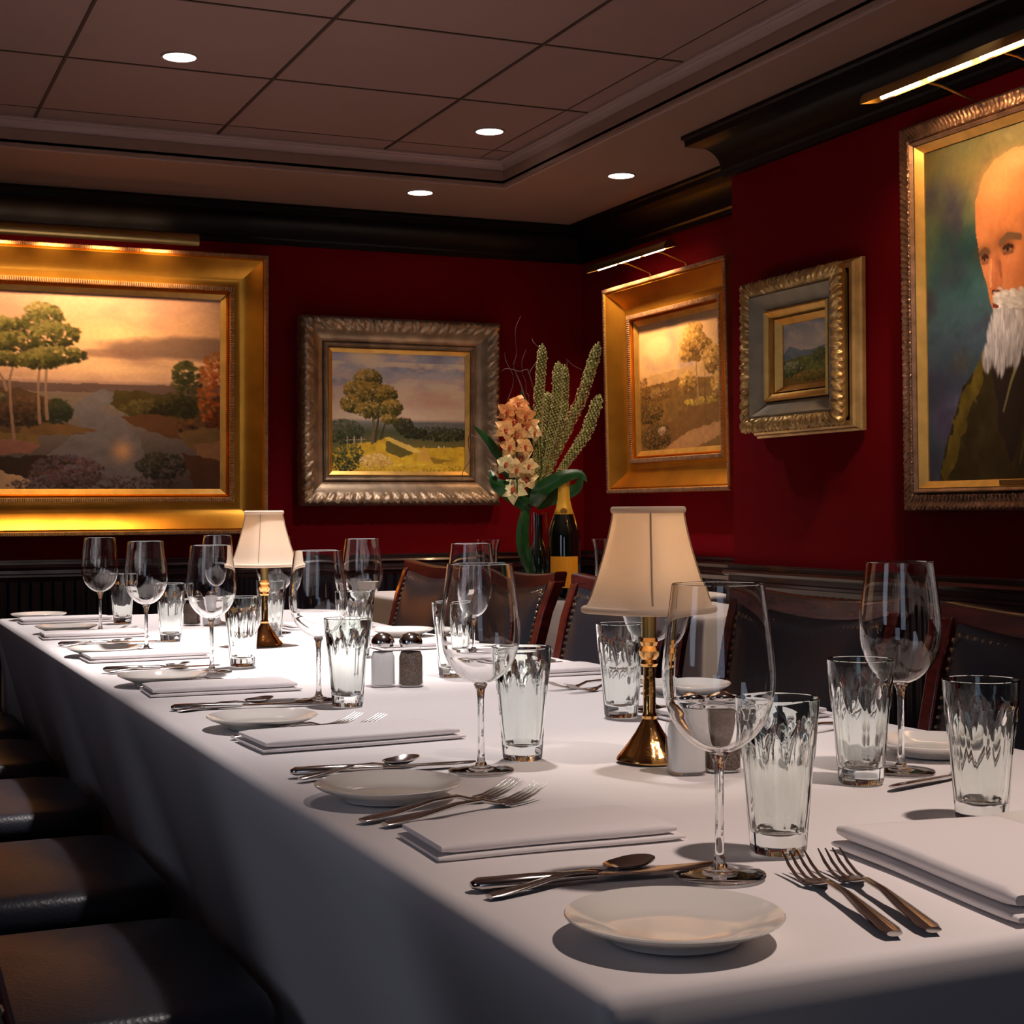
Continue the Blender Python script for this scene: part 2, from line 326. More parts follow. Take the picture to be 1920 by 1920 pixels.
def paint_river():
    c = Canvas(280, 230, 1)
    c.grad([(0, (190, 150, 125)), (.2, (205, 158, 120)), (.34, (225, 180, 140)), (.44, (205, 165, 140)), (.47, (130, 105, 105)), (.52, (120, 105, 95)), (.62, (120, 110, 110)), (1, (70, 58, 55))])
    n = c.noise(3, 5); Y = np.linspace(0, 1, c.h)[:, None]; X = np.linspace(0, 1, c.w)[None, :]
    c.blend((n-.45)*2.2*(Y < .45), (150, 112, 100))
    c.blend(np.exp(-((X-.64)/.16)**2-((Y-.22)/.06)**2)*.8, (245, 195, 140))
    c.blend(np.clip(1.3-((X-.88)/.32)**2-((Y-.27)/.065)**2+(c.noise(8, 8)-.5)*1.5, 0, .8), (112, 88, 78))
    c.blend(np.clip(1-((X-.62)/.14)**2-((Y-.305)/.03)**2+(c.noise(8, 8)-.5), 0, .7), (130, 98, 84))
    c.blend(np.exp(-((X-.64)/.2)**2-((Y-.385)/.03)**2)*.7, (235, 195, 150))
    c.poly([(0, .44), (.3, .455), (.7, .46), (1, .45), (1, .53), (.7, .5), (0, .5)], (92, 72, 70), .8, .006)
    c.poly([(.56, .49), (.64, .5), (.66, .53), (.6, .56), (.55, .58), (.62, .62), (.7, .72), (.76, 1), (.2, 1), (.42, .78), (.5, .66), (.47, .57)], (112, 108, 116), .9, .01)
    c.poly([(.62, .49), (.78, .5), (1, .52), (1, .72), (.75, .68), (.64, .6), (.6, .55)], (74, 64, 34), 1, .012)
    c.foliage(.75, .58, .12, .05, 130, [(45, 40, 20), (72, 66, 34), (98, 88, 50)])
    c.poly([(.64, .62), (.75, .61), (.98, .66), (1, .78), (.8, .72), (.68, .67)], (96, 66, 42), 1, .012)
    c.foliage(.93, .66, .11, .05, 120, [(40, 28, 18), (80, 52, 30), (110, 76, 44)])
    c.foliage(.87, .48, .055, .15, 220, [(38, 38, 22), (62, 62, 32), (84, 80, 44)]); c.foliage(.86, .39, .04, .06, 90, [(52, 54, 30), (74, 72, 40)])
    c.foliage(.97, .48, .06, .2, 320, [(80, 34, 16), (130, 60, 26), (165, 88, 40), (150, 90, 44)])
    c.foliage(.80, .55, .05, .06, 120, [(40, 38, 20), (70, 62, 34)])
    c.poly([(.84, .70), (.92, .67), (1, .68), (1, .80), (.88, .78)], (108, 84, 52), 1, .012); c.poly([(.90, .76), (1, .73), (1, .86), (.92, .85)], (128, 92, 66), 1, .012)
    # left banks
    c.poly([(0, .49), (.3, .49), (.44, .56), (.4, .65), (.52, .70), (.36, .72), (0, .72)], (86, 66, 42), 1, .012)
    c.poly([(.3, .66), (.45, .66), (.56, .69), (.46, .715), (.3, .72)], (112, 84, 52), 1, .008)
    c.foliage(.28, .60, .13, .08, 320, [(42, 34, 24), (70, 50, 38), (92, 66, 50)]); c.foliage(.42, .60, .05, .06, 150, [(36, 42, 30), (56, 60, 38)])
    c.poly([(0, .66), (.1, .65), (.22, .68), (.2, .72), (0, .73)], (176, 146, 110), 1, .01)
    c.poly([(0, .73), (.2, .70), (.35, .72), (.36, .76), (.3, .79), (0, .82)], (118, 96, 52), 1, .01); c.poly([(0, .76), (.28, .74), (.36, .77), (.33, .81), (0, .84)], (140, 96, 84), 1, .01)
    c.poly([(0, .84), (.4, .82), (.5, .84), (.35, .93), (0, .95)], (52, 36, 22), .9, .01)
    c.poly([(0, .81), (.1, .83), (.18, .88), (.22, .92), (0, 1)], (124, 112, 50), 1, .012); c.poly([(.05, .93), (.2, .89), (.34, .95), (.3, 1), (.0, 1)], (192, 160, 130), 1, .012)
    c.foliage(.45, .90, .13, .08, 420, [(60, 44, 48), (92, 64, 66), (112, 84, 88), (88, 74, 90)], .009)
    c.foliage(.55, .97, .3, .05, 420, [(44, 34, 32), (70, 52, 50), (92, 76, 80)], .008); c.foliage(.78, .87, .09, .07, 240, [(28, 26, 20), (46, 44, 32), (58, 60, 44)], .009)
    c.poly([(.86, .8), (1, .84), (1, 1), (.9, 1)], (74, 44, 26), .9, .015)
    c.blend(np.exp(-((X-.645)/.035)**2-((Y-.80)/.05)**2)*.9, (214, 160, 120))
    # trees
    G = [(38, 38, 20), (58, 58, 28), (82, 80, 38), (112, 104, 58)]
    for pts in ([(.275, .74), (.265, .6), (.26, .45), (.275, .36)], [(.25, .5), (.24, .45), (.22, .40)], [(.36, .66), (.355, .5), (.36, .34)], [(.385, .64), (.38, .5), (.385, .3)]): c.line(pts, .007, .004, (140, 112, 96))
    for x, y, a, b, k in ((.24, .19, .08, .05, 200), (.19, .26, .09, .05, 200), (.27, .26, .09, .05, 220), (.37, .14, .07, .08, 240), (.41, .22, .09, .06, 240), (.42, .32, .10, .04, 220), (.27, .345, .10, .035, 200), (.36, .35, .08, .04, 180)): c.foliage(x, y, a, b, k, G, .012)
    c.foliage(.06, .16, .10, .08, 220, G); c.foliage(.03, .27, .07, .06, 150, G); c.foliage(.15, .43, .07, .05, 180, [(84, 52, 30), (122, 80, 44), (150, 104, 60)])
    c.line([(.17, .55), (.165, .46)], .005, .004, (90, 66, 52)); c.foliage(.12, .54, .13, .05, 240, [(58, 56, 38), (92, 84, 60), (120, 108, 84)])
    return c
def paint_meadow():
    c = Canvas(210, 190, 2)
    c.grad([(0, (136, 144, 158)), (.15, (160, 160, 164)), (.35, (196, 172, 152)), (.55, (206, 180, 150)), (.58, (120, 116, 110)), (.66, (70, 72, 50)), (1, (150, 120, 40))])
    Y = np.linspace(0, 1, c.h)[:, None]; X = np.linspace(0, 1, c.w)[None, :]
    c.blend((c.noise(3, 6)-.48)*3*(Y < .56), (214, 180, 150)); c.blend((c.noise(4, 7)-.55)*3*(Y < .4), (120, 122, 140))
    c.blend((c.noise(5, 10)-.50)*4*(Y < .5)*(Y > .08), (222, 196, 164)); c.blend(np.exp(-((X-.25)/.14)**2-((Y-.05)/.06)**2), (232, 200, 160)); c.blend(np.exp(-((X-.75)/.25)**2-((Y-.40)/.07)**2)*.6, (190, 150, 124))
    c.poly([(.5, .585), (.75, .57), (1, .575), (1, .64), (.5, .65)], (96, 98, 92), .9, .008)
    c.foliage(.8, .67, .24, .06, 320, [(30, 34, 24), (46, 50, 34), (62, 64, 44)]); c.foliage(.53, .60, .07, .06, 220, [(30, 34, 24), (50, 52, 34), (66, 64, 40)]); c.foliage(.6, .66, .1, .05, 160, [(28, 32, 22), (46, 48, 30)])
    c.poly([(0, .78), (.3, .74), (.42, .70), (.62, .79), (1, .78), (1, 1), (0, 1)], (186, 148, 42), 1, .01, .18)
    c.poly([(.4, .73), (.5, .74), (.6, .83), (.5, .87), (.4, .82)], (82, 76, 36), .9, .012); c.poly([(.38, .70), (.44, .71), (.68, .82), (.6, .83), (.45, .75)], (206, 168, 84), .9, .008)
    c.foliage(.1, .86, .14, .13, 420, [(38, 44, 30), (62, 66, 38), (92, 88, 50)]); c.foliage(.1, .66, .14, .1, 320, [(40, 46, 32), (62, 64, 42), (84, 84, 56)])
    c.foliage(.33, .90, .12, .06, 300, [(170, 130, 66), (204, 162, 96), (214, 172, 110)], .01); c.foliage(.6, .96, .4, .04, 360, [(120, 96, 34), (176, 138, 40), (206, 170, 66)], .008)
    c.poly([(.68, .76), (.74, .9), (.62, .9)], (188, 144, 62), .9, .008); c.poly([(.72, .86), (.9, .9), (.75, .92)], (110, 84, 30), .7, .01)
    c.line([(.30, .75), (.31, .6), (.30, .42)], .014, .008, (96, 84, 60)); c.line([(.32, .74), (.34, .58), (.36, .42)], .011, .006, (66, 56, 36)); c.line([(.36, .72), (.4, .56)], .008, .005, (60, 50, 30))
    T = [(56, 54, 26), (92, 82, 36), (134, 112, 50), (168, 136, 66)]
    for x, y, a, b, k in ((.27, .22, .10, .08, 260), (.19, .32, .10, .08, 240), (.16, .43, .09, .07, 220), (.3, .34, .11, .09, 280), (.4, .35, .08, .08, 240), (.44, .46, .08, .07, 240), (.29, .48, .12, .07, 260), (.42, .55, .06, .04, 120)): c.foliage(x, y, a, b, k, T, .014)
    for x in (.12, .17, .22): c.line([(x, .76), (x, .70)], .004, .004, (170, 150, 120))
    c.line([(.11, .73), (.25, .72)], .003, .003, (160, 140, 110)); c.dab(.79, .78, .008, .014, (220, 200, 170)); c.dab(.83, .78, .007, .012, (210, 190, 160))
    return c
def paint_valley():
    c = Canvas(150, 190, 3)
    c.grad([(0, (200, 160, 120)), (.3, (220, 176, 124)), (.45, (214, 168, 116)), (.55, (150, 116, 70)), (1, (96, 66, 34))])
    Y = np.linspace(0, 1, c.h)[:, None]; X = np.linspace(0, 1, c.w)[None, :]
    c.blend((c.noise(4, 5)-.5)*3*(Y < .42), (168, 140, 124)); c.blend(np.clip(1-((X-.25)/.2)**2-((Y-.2)/.1)**2+(c.noise(8, 8)-.5), 0, .6), (236, 196, 148))
    c.poly([(0, .42), (1, .36), (1, .6), (0, .55)], (190, 148, 96), .8, .01); c.poly([(0, .5), (.5, .46), (1, .5), (1, 1), (0, 1)], (120, 88, 46), 1, .012, .2)
    c.foliage(.25, .56, .16, .05, 220, [(92, 66, 34), (122, 92, 50), (150, 116, 70)]); c.foliage(.04, .55, .10, .14, 240, [(74, 50, 26), (110, 76, 40), (140, 100, 54)])
    c.foliage(.1, .7, .2, .08, 240, [(54, 42, 24), (80, 62, 34), (104, 82, 46)])
    c.poly([(.3, .80), (.6, .70), (1, .66), (1, .78), (.5, .92), (.2, .98)], (112, 78, 42), .9, .012); c.poly([(.3, .98), (.6, .86), (1, .80), (1, .9), (.6, 1)], (172, 124, 80), .9, .012)
    c.foliage(.2, .88, .2, .1, 300, [(44, 36, 22), (70, 54, 32), (92, 72, 42)]); c.foliage(.28, .84, .05, .03, 60, [(150, 120, 90), (180, 150, 120)]); c.foliage(.75, .65, .2, .03, 160, [(140, 112, 44), (176, 144, 62)])
    c.line([(.72, .66), (.71, .5), (.70, .36)], .012, .006, (150, 116, 80)); c.line([(.80, .66), (.80, .45)], .009, .006, (100, 70, 40))
    T = [(96, 70, 34), (132, 98, 48), (170, 130, 66), (200, 156, 86)]
    for x, y, a, b, k in ((.68, .16, .12, .09, 240), (.75, .28, .17, .08, 260), (.62, .30, .12, .05, 160), (.9, .36, .12, .1, 240), (.6, .50, .1, .08, 180), (.68, .22, .16, .07, 200), (.95, .55, .08, .1, 200)): c.foliage(x, y, a, b, k, T, .018)
    return c
def paint_hills():
    c = Canvas(90, 110, 4)
    c.grad([(0, (116, 120, 122)), (.3, (150, 142, 130)), (.48, (158, 148, 132)), (.5, (100, 110, 108)), (.7, (80, 88, 50)), (1, (120, 86, 34))])
    Y = np.linspace(0, 1, c.h)[:, None]
    c.blend((c.noise(3, 5)-.5)*3*(Y < .45), (172, 158, 136)); c.poly([(0, .5), (.15, .36), (.35, .44), (.6, .46), (1, .40), (1, .6), (0, .6)], (92, 106, 112), .9, .012)
    c.poly([(0, .58), (.4, .54), (1, .52), (1, .8), (0, .8)], (92, 98, 50), 1, .02, .3); c.foliage(.2, .72, .24, .12, 300, [(48, 56, 36), (86, 92, 60), (140, 140, 110)], .022)
    c.foliage(.75, .55, .14, .10, 160, [(54, 62, 40), (84, 90, 50)], .022); c.foliage(.6, .84, .4, .08, 200, [(70, 66, 34), (110, 96, 44), (140, 108, 50)], .022)
    return c
def paint_portrait():
    c = Canvas(260, 330, 5)
    c.grad([(0, (104, 98, 58)), (.18, (92, 98, 70)), (.42, (58, 96, 98)), (.68, (74, 82, 104)), (1, (86, 78, 104))])
    Y = np.linspace(0, 1, c.h)[:, None]; X = np.linspace(0, 1, c.w)[None, :]
    c.blend((c.noise(4, 5)-.45)*3, (36, 66, 70)); c.blend((c.noise(4, 5)-.55)*3, (104, 92, 54)); c.blend((c.noise(5, 6)-.55)*3, (60, 56, 78)); c.blend(np.clip(1-((X-.4)/.5)**2-((Y-.02)/.16)**2, 0, .6), (124, 108, 62))
    for i in range(500): a = c.r.random(2); c.dab(a[0], a[1], .02+.02*c.r.random(), .012, c.I[min(int(a[1]*c.h), c.h-1), min(int(a[0]*c.w), c.w-1)]*(.85+.3*c.r.random()), .5, c.r.random()*3)
    # coat
    c.poly([(.06, 1), (.10, .90), (.20, .72), (.30, .66), (.44, .62), (.75, .62), (.9, .72), (.98, 1)], (52, 44, 22), 1, .01, .25)
    c.poly([(.08, .97), (.14, .84), (.24, .70), (.32, .62), (.35, .66), (.26, .78), (.18, .90), (.12, .99)], (104, 88, 28), .8, .02, .3)
    c.poly([(.36, .66), (.42, .62), (.56, .64), (.54, .8), (.46, .95), (.4, .85)], (38, 30, 26), .9, .01)
    c.line([(.50, .66), (.46, .72), (.42, .80)], .008, .004, (120, 112, 70)); c.line([(.60, .66), (.55, .8), (.5, .95)], .006, .004, (86, 70, 44))
    # head, turned to the left
    skin = (206, 128, 78)
    c.poly([(.30, .33), (.285, .26), (.29, .19), (.33, .125), (.40, .085), (.50, .07), (.62, .09), (.70, .16), (.72, .28), (.70, .44), (.62, .56), (.40, .56), (.36, .49), (.35, .46), (.335, .42), (.315, .38)], skin, 1, .003, .06)
    def bl(x, y, a, b, col, k): c.blend(np.exp(-((X-x)/a)**2-((Y-y)/b)**2)*k*(np.abs(c.I-np.array(skin)).sum(-1) < 260), col)
    bl(.40, .17, .10, .06, (236, 158, 100), .8); bl(.34, .24, .04, .08, (214, 140, 90), .5); bl(.62, .30, .07, .16, (140, 78, 46), .8); bl(.42, .40, .05, .03, (200, 112, 76), .5); bl(.48, .37, .04, .03, (226, 142, 96), .6)
    bl(.33, .345, .04, .022, (96, 56, 36), .8); bl(.44, .325, .06, .025, (110, 64, 42), .75)
    # nose
    c.poly([(.365, .36), (.39, .36), (.425, .43), (.42, .455), (.385, .462), (.358, .452), (.352, .435)], (190, 108, 68), .8, .002); c.line([(.368, .37), (.36, .42), (.363, .44)], .006, .008, (228, 152, 104), .6); c.line([(.372, .460), (.41, .462)], .006, .004, (84, 42, 28), .8); c.line([(.41, .38), (.418, .42)], .010, .008, (160, 92, 58), .25)
    # eyes and brows
    for (x, y, w) in ((.335, .362, .015), (.455, .347, .024)):
        c.dab(x, y, w*1.7, .020, (104, 62, 42), .75); c.dab(x, y+.002, w*.9, .0070, (150, 124, 104), .8); c.dab(x-.002, y+.001, w*.42, .0080, (30, 22, 20), .95, 0, .5); c.line([(x-w, y-.004), (x, y-.010), (x+w, y-.003)], .005, .005, (60, 34, 24), .8); c.line([(x-w, y+.012), (x+w, y+.012)], .004, .004, (130, 78, 54), .6)
    c.line([(.312, .345), (.335, .336), (.355, .345)], .008, .008, (104, 72, 50), .6); c.line([(.415, .328), (.455, .310), (.52, .322)], .010, .009, (112, 82, 60), .6)
    c.dab(.62, .36, .03, .05, (168, 94, 60), .9); c.dab(.62, .36, .015, .03, (110, 56, 38), .7)
    bl(.36, .40, .03, .03, (228, 150, 104), .5); bl(.52, .43, .06, .05, (176, 100, 62), .6); bl(.50, .11, .10, .03, (240, 170, 116), .6); bl(.37, .30, .02, .03, (178, 108, 68), .5); bl(.40, .375, .012, .03, (150, 84, 52), .5)
    # hair, moustache and beard
    for i in range(260): a = c.r.random(); c.dab(.665+.03*c.r.normal(), .22+.26*a, .010, .02, (190+30*c.r.random(),)*3, .7, .3)
    for i in range(1100):
        a, b_ = c.r.random(), c.r.random(); x = .385+.30*a-.075*b_*(1-a)+.0*a; ytop = .485+.03*abs(a-.3)-.12*max(0, a-.6); ybot = .685-.12*abs(a-.28)+.015*sin(a*30); y = ytop+(ybot-ytop)*b_
        g = 205-60*a*.6-50*abs(b_-.4)+22*c.r.normal(); c.dab(x, y, .006, .026, (g, g*.97, g*.98), .75, .25+.5*(a-.4)-.1)
    for i in range(420):
        a = c.r.random(); x = .385+.20*a; y = .482+.02*a*a+.010*c.r.normal(); g = 222-40*a+18*c.r.normal(); c.dab(x, y, .018, .006, (g, g*.96, g*.93), .8, .25)
    c.line([(.375, .498), (.40, .504)], .006, .004, (120, 56, 44), .6)
    return c

# ------------------------------------------------------------------ picture frames. Built facing -Y around the origin (outer size W x H), then turned.
def frame_ring(name, W, H, prof, m, orn=None, step=.006):
    """closed profile of (inset from the outer edge, height towards the viewer); orn = (index set, amplitude, wavelength)"""
    rs = []; n = len(prof)
    cs = [(-W/2, -H/2), (W/2, -H/2), (W/2, H/2), (-W/2, H/2)]
    for k in range(4):
        a, b = cs[k], cs[(k+1) % 4]; L = math.hypot(b[0]-a[0], b[1]-a[1]); N = max(1, int(L/step)) if orn else 1
        d = ((b[0]-a[0])/L, (b[1]-a[1])/L); nn = (-d[1], d[0])
        for i in range(N):
            f = i/N; ring = []
            for j, (ins, h) in enumerate(prof):
                l0 = ins+(L-2*ins)*f; hh = h; oi = 0
                if orn and j in orn[0]:
                    s_ = f*L/orn[2]*2*pi; w_ = .5*sin(s_)+.3*sin(s_*2.3+j*1.9)+.35*sin(s_*4.7+j*2.7+k); hh += orn[1]*w_; oi = orn[1]*.7*sin(s_*1.5+j*2.1)
                ring.append((a[0]+d[0]*l0+nn[0]*(ins+oi), -hh, a[1]+d[1]*l0+nn[1]*(ins+oi)))
            rs.append(ring)
    return MB().rings(rs, cap=False, closed=True).m(name, m, True, .9 if orn else .45)
def flutes(name, W, H, ins, wid, h0, h1, pitch_, m):
    q = MB(); w2, h2 = W/2-ins, H/2-ins
    def bar(cx, cz, sx, sz): q.add([(cx-sx, -h0, cz-sz), (cx+sx, -h0, cz-sz), (cx+sx, -h0, cz+sz), (cx-sx, -h0, cz+sz), (cx-sx*.7, -h1, cz-sz*.7), (cx+sx*.7, -h1, cz-sz*.7), (cx+sx*.7, -h1, cz+sz*.7), (cx-sx*.7, -h1, cz+sz*.7)], [(4, 5, 6, 7), (0, 1, 5, 4), (1, 2, 6, 5), (2, 3, 7, 6), (3, 0, 4, 7)])
    for sgn in (-1, 1):
        n = int(2*w2/pitch_)
        for i in range(n): bar(-w2+(i+.5)*2*w2/n, sgn*(h2-wid/2), pitch_*.32, wid/2)
        n = int(2*(h2-wid)/pitch_)
        for i in range(n): bar(sgn*(w2-wid/2), -(h2-wid)+(i+.5)*2*(h2-wid)/n, wid/2, pitch_*.32)
    return q.m(name, m, False)
def cove(a, b, ha, hb, n=8):                      # concave from (a,ha) high to (b,hb) low
    return [(a+(b-a)*i/n, hb+(ha-hb)*(1-sin(i/n*pi/2))) for i in range(n+1)]
def gold_frame(t, W, H, wd, d=.09):
    p = [(0, 0), (0, d*.85), (.004, d), (.018, d), (.022, d*.93)]+cove(.026, wd*.70, d*.97, d*.34, 10)+[(wd*.70+.002, d*.45), (wd*.70+.022, d*.45), (wd*.70+.024, d*.2), (wd*.70+.024, 0)]
    obj('moulding', frame_ring('moulding', W, H, p, M['gold']), t)
    i0 = wd*.70+.024
    obj('liner', frame_ring('liner', W, H, [(i0, 0), (i0, d*.30), (i0+.006, d*.36), (wd-.028, d*.22), (wd-.026, 0)], M['gold']), t)
    obj('slip', frame_ring('slip', W, H, [(wd-.026, 0), (wd-.026, d*.26), (wd-.02, d*.30), (wd, .016), (wd, 0)], M['goldin']), t)
    obj('beading', flutes('beading', W, H, wd*.70+.003, .018, d*.45, d*.45+.006, .0085, M['rope']), t)
    obj('rope_edge', flutes('rope_edge', W, H, .003, .015, d, d+.004, .0065, M['rope']), t)
def backboard(t, W, H): obj('backboard', MB().box((-W/2+.02, -.010, -H/2+.02), (W/2-.02, -.001, H/2-.02)).m('backboard', M['dark'], False), t)
def place_pic(name, label, loc, rz, tilt, W, H, canvas, wd, gain=1., cat='painting'):
    t = thing(name, label, cat, loc, rz, None); t.rotation_euler = (tilt, 0, rz)
    backboard(t, W, H)
    obj('canvas', canvas.mesh('canvas', W-2*wd+.012, H-2*wd+.012, gain), t, (0, -.012, 0))
    return t
def pic_light(name, label, loc, rz, L, out, drop, power, hot=2, tilt=.6, m='brassd', aim=.5):
    """brass trough reflector held off the wall by two arms; local -Y is into the room"""
    t = thing(name, label, 'picture light', loc, rz)
    A = [i*pi/9 for i in range(10)]; pr = [(-.029*cos(a), .029*sin(a)) for a in A]; ins = [(-.0268*cos(a), .0268*sin(a)) for a in A][::-1]
    ring = pr+ins; ca, sa = cos(tilt), sin(tilt)
    R_ = lambda x: [(x, -out+p*ca-q_*sa, p*sa+q_*ca) for p, q_ in ring]
    obj('reflector', MB().rings([R_(-L/2), R_(L/2)]).m('reflector', M[m], True, .6), t)
    for sx in (-1, 1): obj('end_cap', MB().rings([[(sx*(L/2+k), -out+p*ca-q_*sa, p*sa+q_*ca) for p, q_ in pr] for k in (0, .002)]).m('end_cap', M[m]), t)
    for sx in (-.22, .22): obj('arm', MB().tube([(sx*L, -out, .02), (sx*L, -out*.6, .012), (sx*L, -.012, -drop*.6), (sx*L, -.004, -drop)], .004, 8).m('arm', M[m]), t)
    for k in range(hot):
        x = L*((k+.5)/hot-.5)*.9
        obj('bulb', MB().tube([(x-L*.3/hot*1.2, -out+.002, .004), (x+L*.3/hot*1.2, -out+.002, .004)], .006, 10).m('bulb', M['bulb']), t)
    o = bpy.context.view_layer; rm = Matrix.Rotation(rz, 4, 'Z')
    for k in range(hot):
        x = L*((k+.5)/hot-.5)*.9; a = Vector(loc)+rm @ Vector((x, -out, -.012)); b_ = Vector(loc)+rm @ Vector((x, .05, -aim))
        light('picture_lamp', 'AREA', a, b_, power/hot, (1, .62, .30), shape='RECTANGLE', size=L*.10, size_y=.012, spread=2.2)
    return t

# 1. big river landscape, back wall
W, H, wd = 1.46, 1.125, .182
t = place_pic('landscape_painting', 'large river landscape with tall trees in a wide glowing gold frame', (1.625-W/2, YB-.022, EYE+.477), 0, .035, W, H, paint_river(), wd, 1.1)
gold_frame(t, W, H, wd)
pic_light('picture_light', 'long brass picture light above the large river landscape', (.88, YB-.002, EYE+1.062), 0, .88, .20, .04, 7.5, 4, tilt=.95, aim=1.0)
# 2. meadow with a tree, back wall
W, H, wd = .885, .785, .145; d = .075
t = place_pic('landscape_painting', 'meadow landscape with one large tree in a worn silver-gilt frame', (2.212, YB-.012, EYE+.419), 0, .02, W, H, paint_meadow(), wd, 2.1)
obj('moulding', frame_ring('moulding', W, H, [(0, 0), (0, d*.7), (.006, d*.85), (.014, d), (.026, d*1.02), (.036, d*.95), (.046, d*.85)]+cove(.052, .101, d*.8, d*.35, 6)+[(.104, .0)], M['silver'], ({2, 3, 4, 5, 6}, .006, .045)), t)
obj('inner_moulding', frame_ring('inner_moulding', W, H, [(.104, 0), (.104, d*.42), (.110, d*.50), (.114, d*.46), (.119, d*.34), (.123, d*.36), (.126, 0)], M['silver']), t)
obj('slip', frame_ring('slip', W, H, [(.126, 0), (.126, d*.34), (.130, d*.34), (wd, .016), (wd, 0)], M['goldin']), t)
# 3. gold framed valley, recess wall
W, H, wd = .985, .855, .172
t = place_pic('landscape_painting', 'sepia valley landscape in a glowing gold frame, partly hidden by the wall corner', (XR-.028, 5.365, EYE+.497), -pi/2, .02, W, H, paint_valley(), wd, 1)
gold_frame(t, W, H, wd)
pic_light('picture_light', 'slim brass picture light above the sepia valley painting', (XR-.002, 5.505, EYE+.99), -pi/2, .66, .18, .03, 6.5, 3, tilt=.25, aim=.7)
# 4. small deep frame on the pier
W, H, wd = .53, .47, .140
t = place_pic('landscape_painting', 'small hill landscape in a deep carved gold frame on the pier', (XP-.008, 4.003, EYE+.476), -pi/2, 0, W, H, paint_hills(), wd, 2.1)
obj('back_moulding', frame_ring('back_moulding', W+.03, H+.03, [(0, 0), (0, .012), (.006, .018), (.01, .03), (.016, .036), (.03, .036), (.03, 0)], M['antique']), t)
obj('moulding', frame_ring('moulding', W, H, [(.03, .030), (.02, .045), (.006, .06), (0, .074), (.004, .084), (.014, .09), (.026, .09), (.036, .085), (.044, .078), (.046, .03)], M['antique'], ({3, 4, 5, 6, 7}, .005, .032), .004), t)
obj('cove', frame_ring('cove', W, H, [(.044, .03), (.044, .076), (.05, .082), (.056, .074), (.09, .045), (.094, .03)], M['stone']), t)
obj('inner_moulding', frame_ring('inner_moulding', W, H, [(.094, .0), (.094, .055), (.10, .06), (.108, .05), (.116, .046), (.122, .0)], M['goldin']), t)
obj('slip', frame_ring('slip', W, H, [(.122, 0), (.122, .034), (wd, .016), (wd, 0)], M['goldin']), t)
# 5. portrait on the pier
W, H, wd = .86, 1.045, .080
t = place_pic('portrait_painting', 'portrait of a bald white-bearded person in a dark coat, ornate bronze frame', (XP-.010, 3.080, EYE+.515), -pi/2, .01, W, H, paint_portrait(), wd, 1)
obj('moulding', frame_ring('moulding', W, H, [(0, 0), (0, .03), (.004, .038), (.010, .042), (.018, .04), (.028, .037), (.036, .040), (.042, .042), (.047, .036), (.049, 0)], M['bronze'], ({2, 3, 4, 5, 6, 7}, .0022, .016), .003), t)
obj('inner_moulding', frame_ring('inner_moulding', W, H, [(.049, 0), (.049, .040), (.053, .044), (.060, .036), (.062, 0)], M['bronze']), t)
obj('slip', frame_ring('slip', W, H, [(.062, 0), (.062, .034), (wd, .016), (wd, 0)], M['goldin']), t)
obj('name_plate', MB().box((-.05, -.034, -H/2+.066), (.05, -.030, -H/2+.078)).m('name_plate', M['brassd'], False), t)
pic_light('picture_light', 'brass trough picture light glowing above the bearded portrait', (XP-.002, 3.09, EYE+1.068), -pi/2, .64, .22, .03, 3.0, 3, tilt=.15, aim=.8)

# ------------------------------------------------------------------ table and cloth
ZT = .75
TX = (.463, 1.395); TY = (.908, 4.86)
t = thing('dining_table', 'long dining table hidden under the white tablecloth', 'table', (.93, 2.9, 0))
obj('tabletop', MB().box((-.455, -1.98, .70), (.46, 1.955, .742)).m('tabletop', M['mahog'], False), t)
for sx, sy in ((-.34, -1.7), (.38, -1.7), (-.34, 1.7), (.38, 1.7)): obj('leg', MB().box((sx-.035, sy-.035, 0), (sx+.035, sy+.035, .70)).m('leg', M['mahog'], False), t)
def cloth_mesh(name, x0, x1, y0, y1, z, dl, dr, df, db, slant=.0, seed=1, step=.03):
    rr = .014; rg = random.Random(seed)
    def axis(a, b, da, db_):
        s = []; n = max(2, int(da/.035)); s += [a-da+da*i/n for i in range(n)]
        s += [a-.02, a-.012, a-.006]; m_ = int((b-a)/step); s += [a+(b-a)*i/m_ for i in range(m_+1)]; s += [b+.006, b+.012, b+.02]
        n = max(2, int(db_/.035)); s += [b+db_*i/n for i in range(1, n+1)]; return sorted(set(s))
    S = axis(x0, x1, dl, dr); T = axis(y0, y1, df, db); V = []; ph = [rg.random()*6 for _ in range(8)]
    for tt in T:
        for s in S:
            dx = max(x0-s, 0) or -max(s-x1, 0); dy = max(y0-tt, 0) or -max(tt-y1, 0)
            cx, cy = min(max(s, x0), x1), min(max(tt, y0), y1); d = math.hypot(dx, dy)
            if d == 0:
                zz = z+.0008*sin(s*9+ph[0])*sin(tt*5+ph[1])+.0005*sin(tt*23+s*4)
                V.append((s, tt, zz)); continue
            if d < rr*pi/2: a = d/rr; out, drop = rr*sin(a), rr*(1-cos(a))
            else: drop = rr+(d-rr*pi/2); out = rr
            nx, ny = -dx/d, -dy/d
            corner = min(1, abs(dx*dy)*300)
            if corner > 0 and drop > 0: out += drop*.10*corner*abs(2*nx*ny); drop *= 1/(1+.25*abs(2*nx*ny))
            f = max(0, drop-.03)
            u_ = cy if abs(dx) >= abs(dy) else cx
            out += f*(.028*sin(u_*7.3+ph[2])+.02*sin(u_*13.1+ph[3]))
            if dx > 0: out -= slant*f
            V.append((cx+nx*out, cy+ny*out, z-drop))
    n = len(S); F = [(j*n+i, j*n+i+1, (j+1)*n+i+1, (j+1)*n+i) for j in range(len(T)-1) for i in range(n-1)]
    return mesh(name, V, F, M['cloth'], True, 3.2)
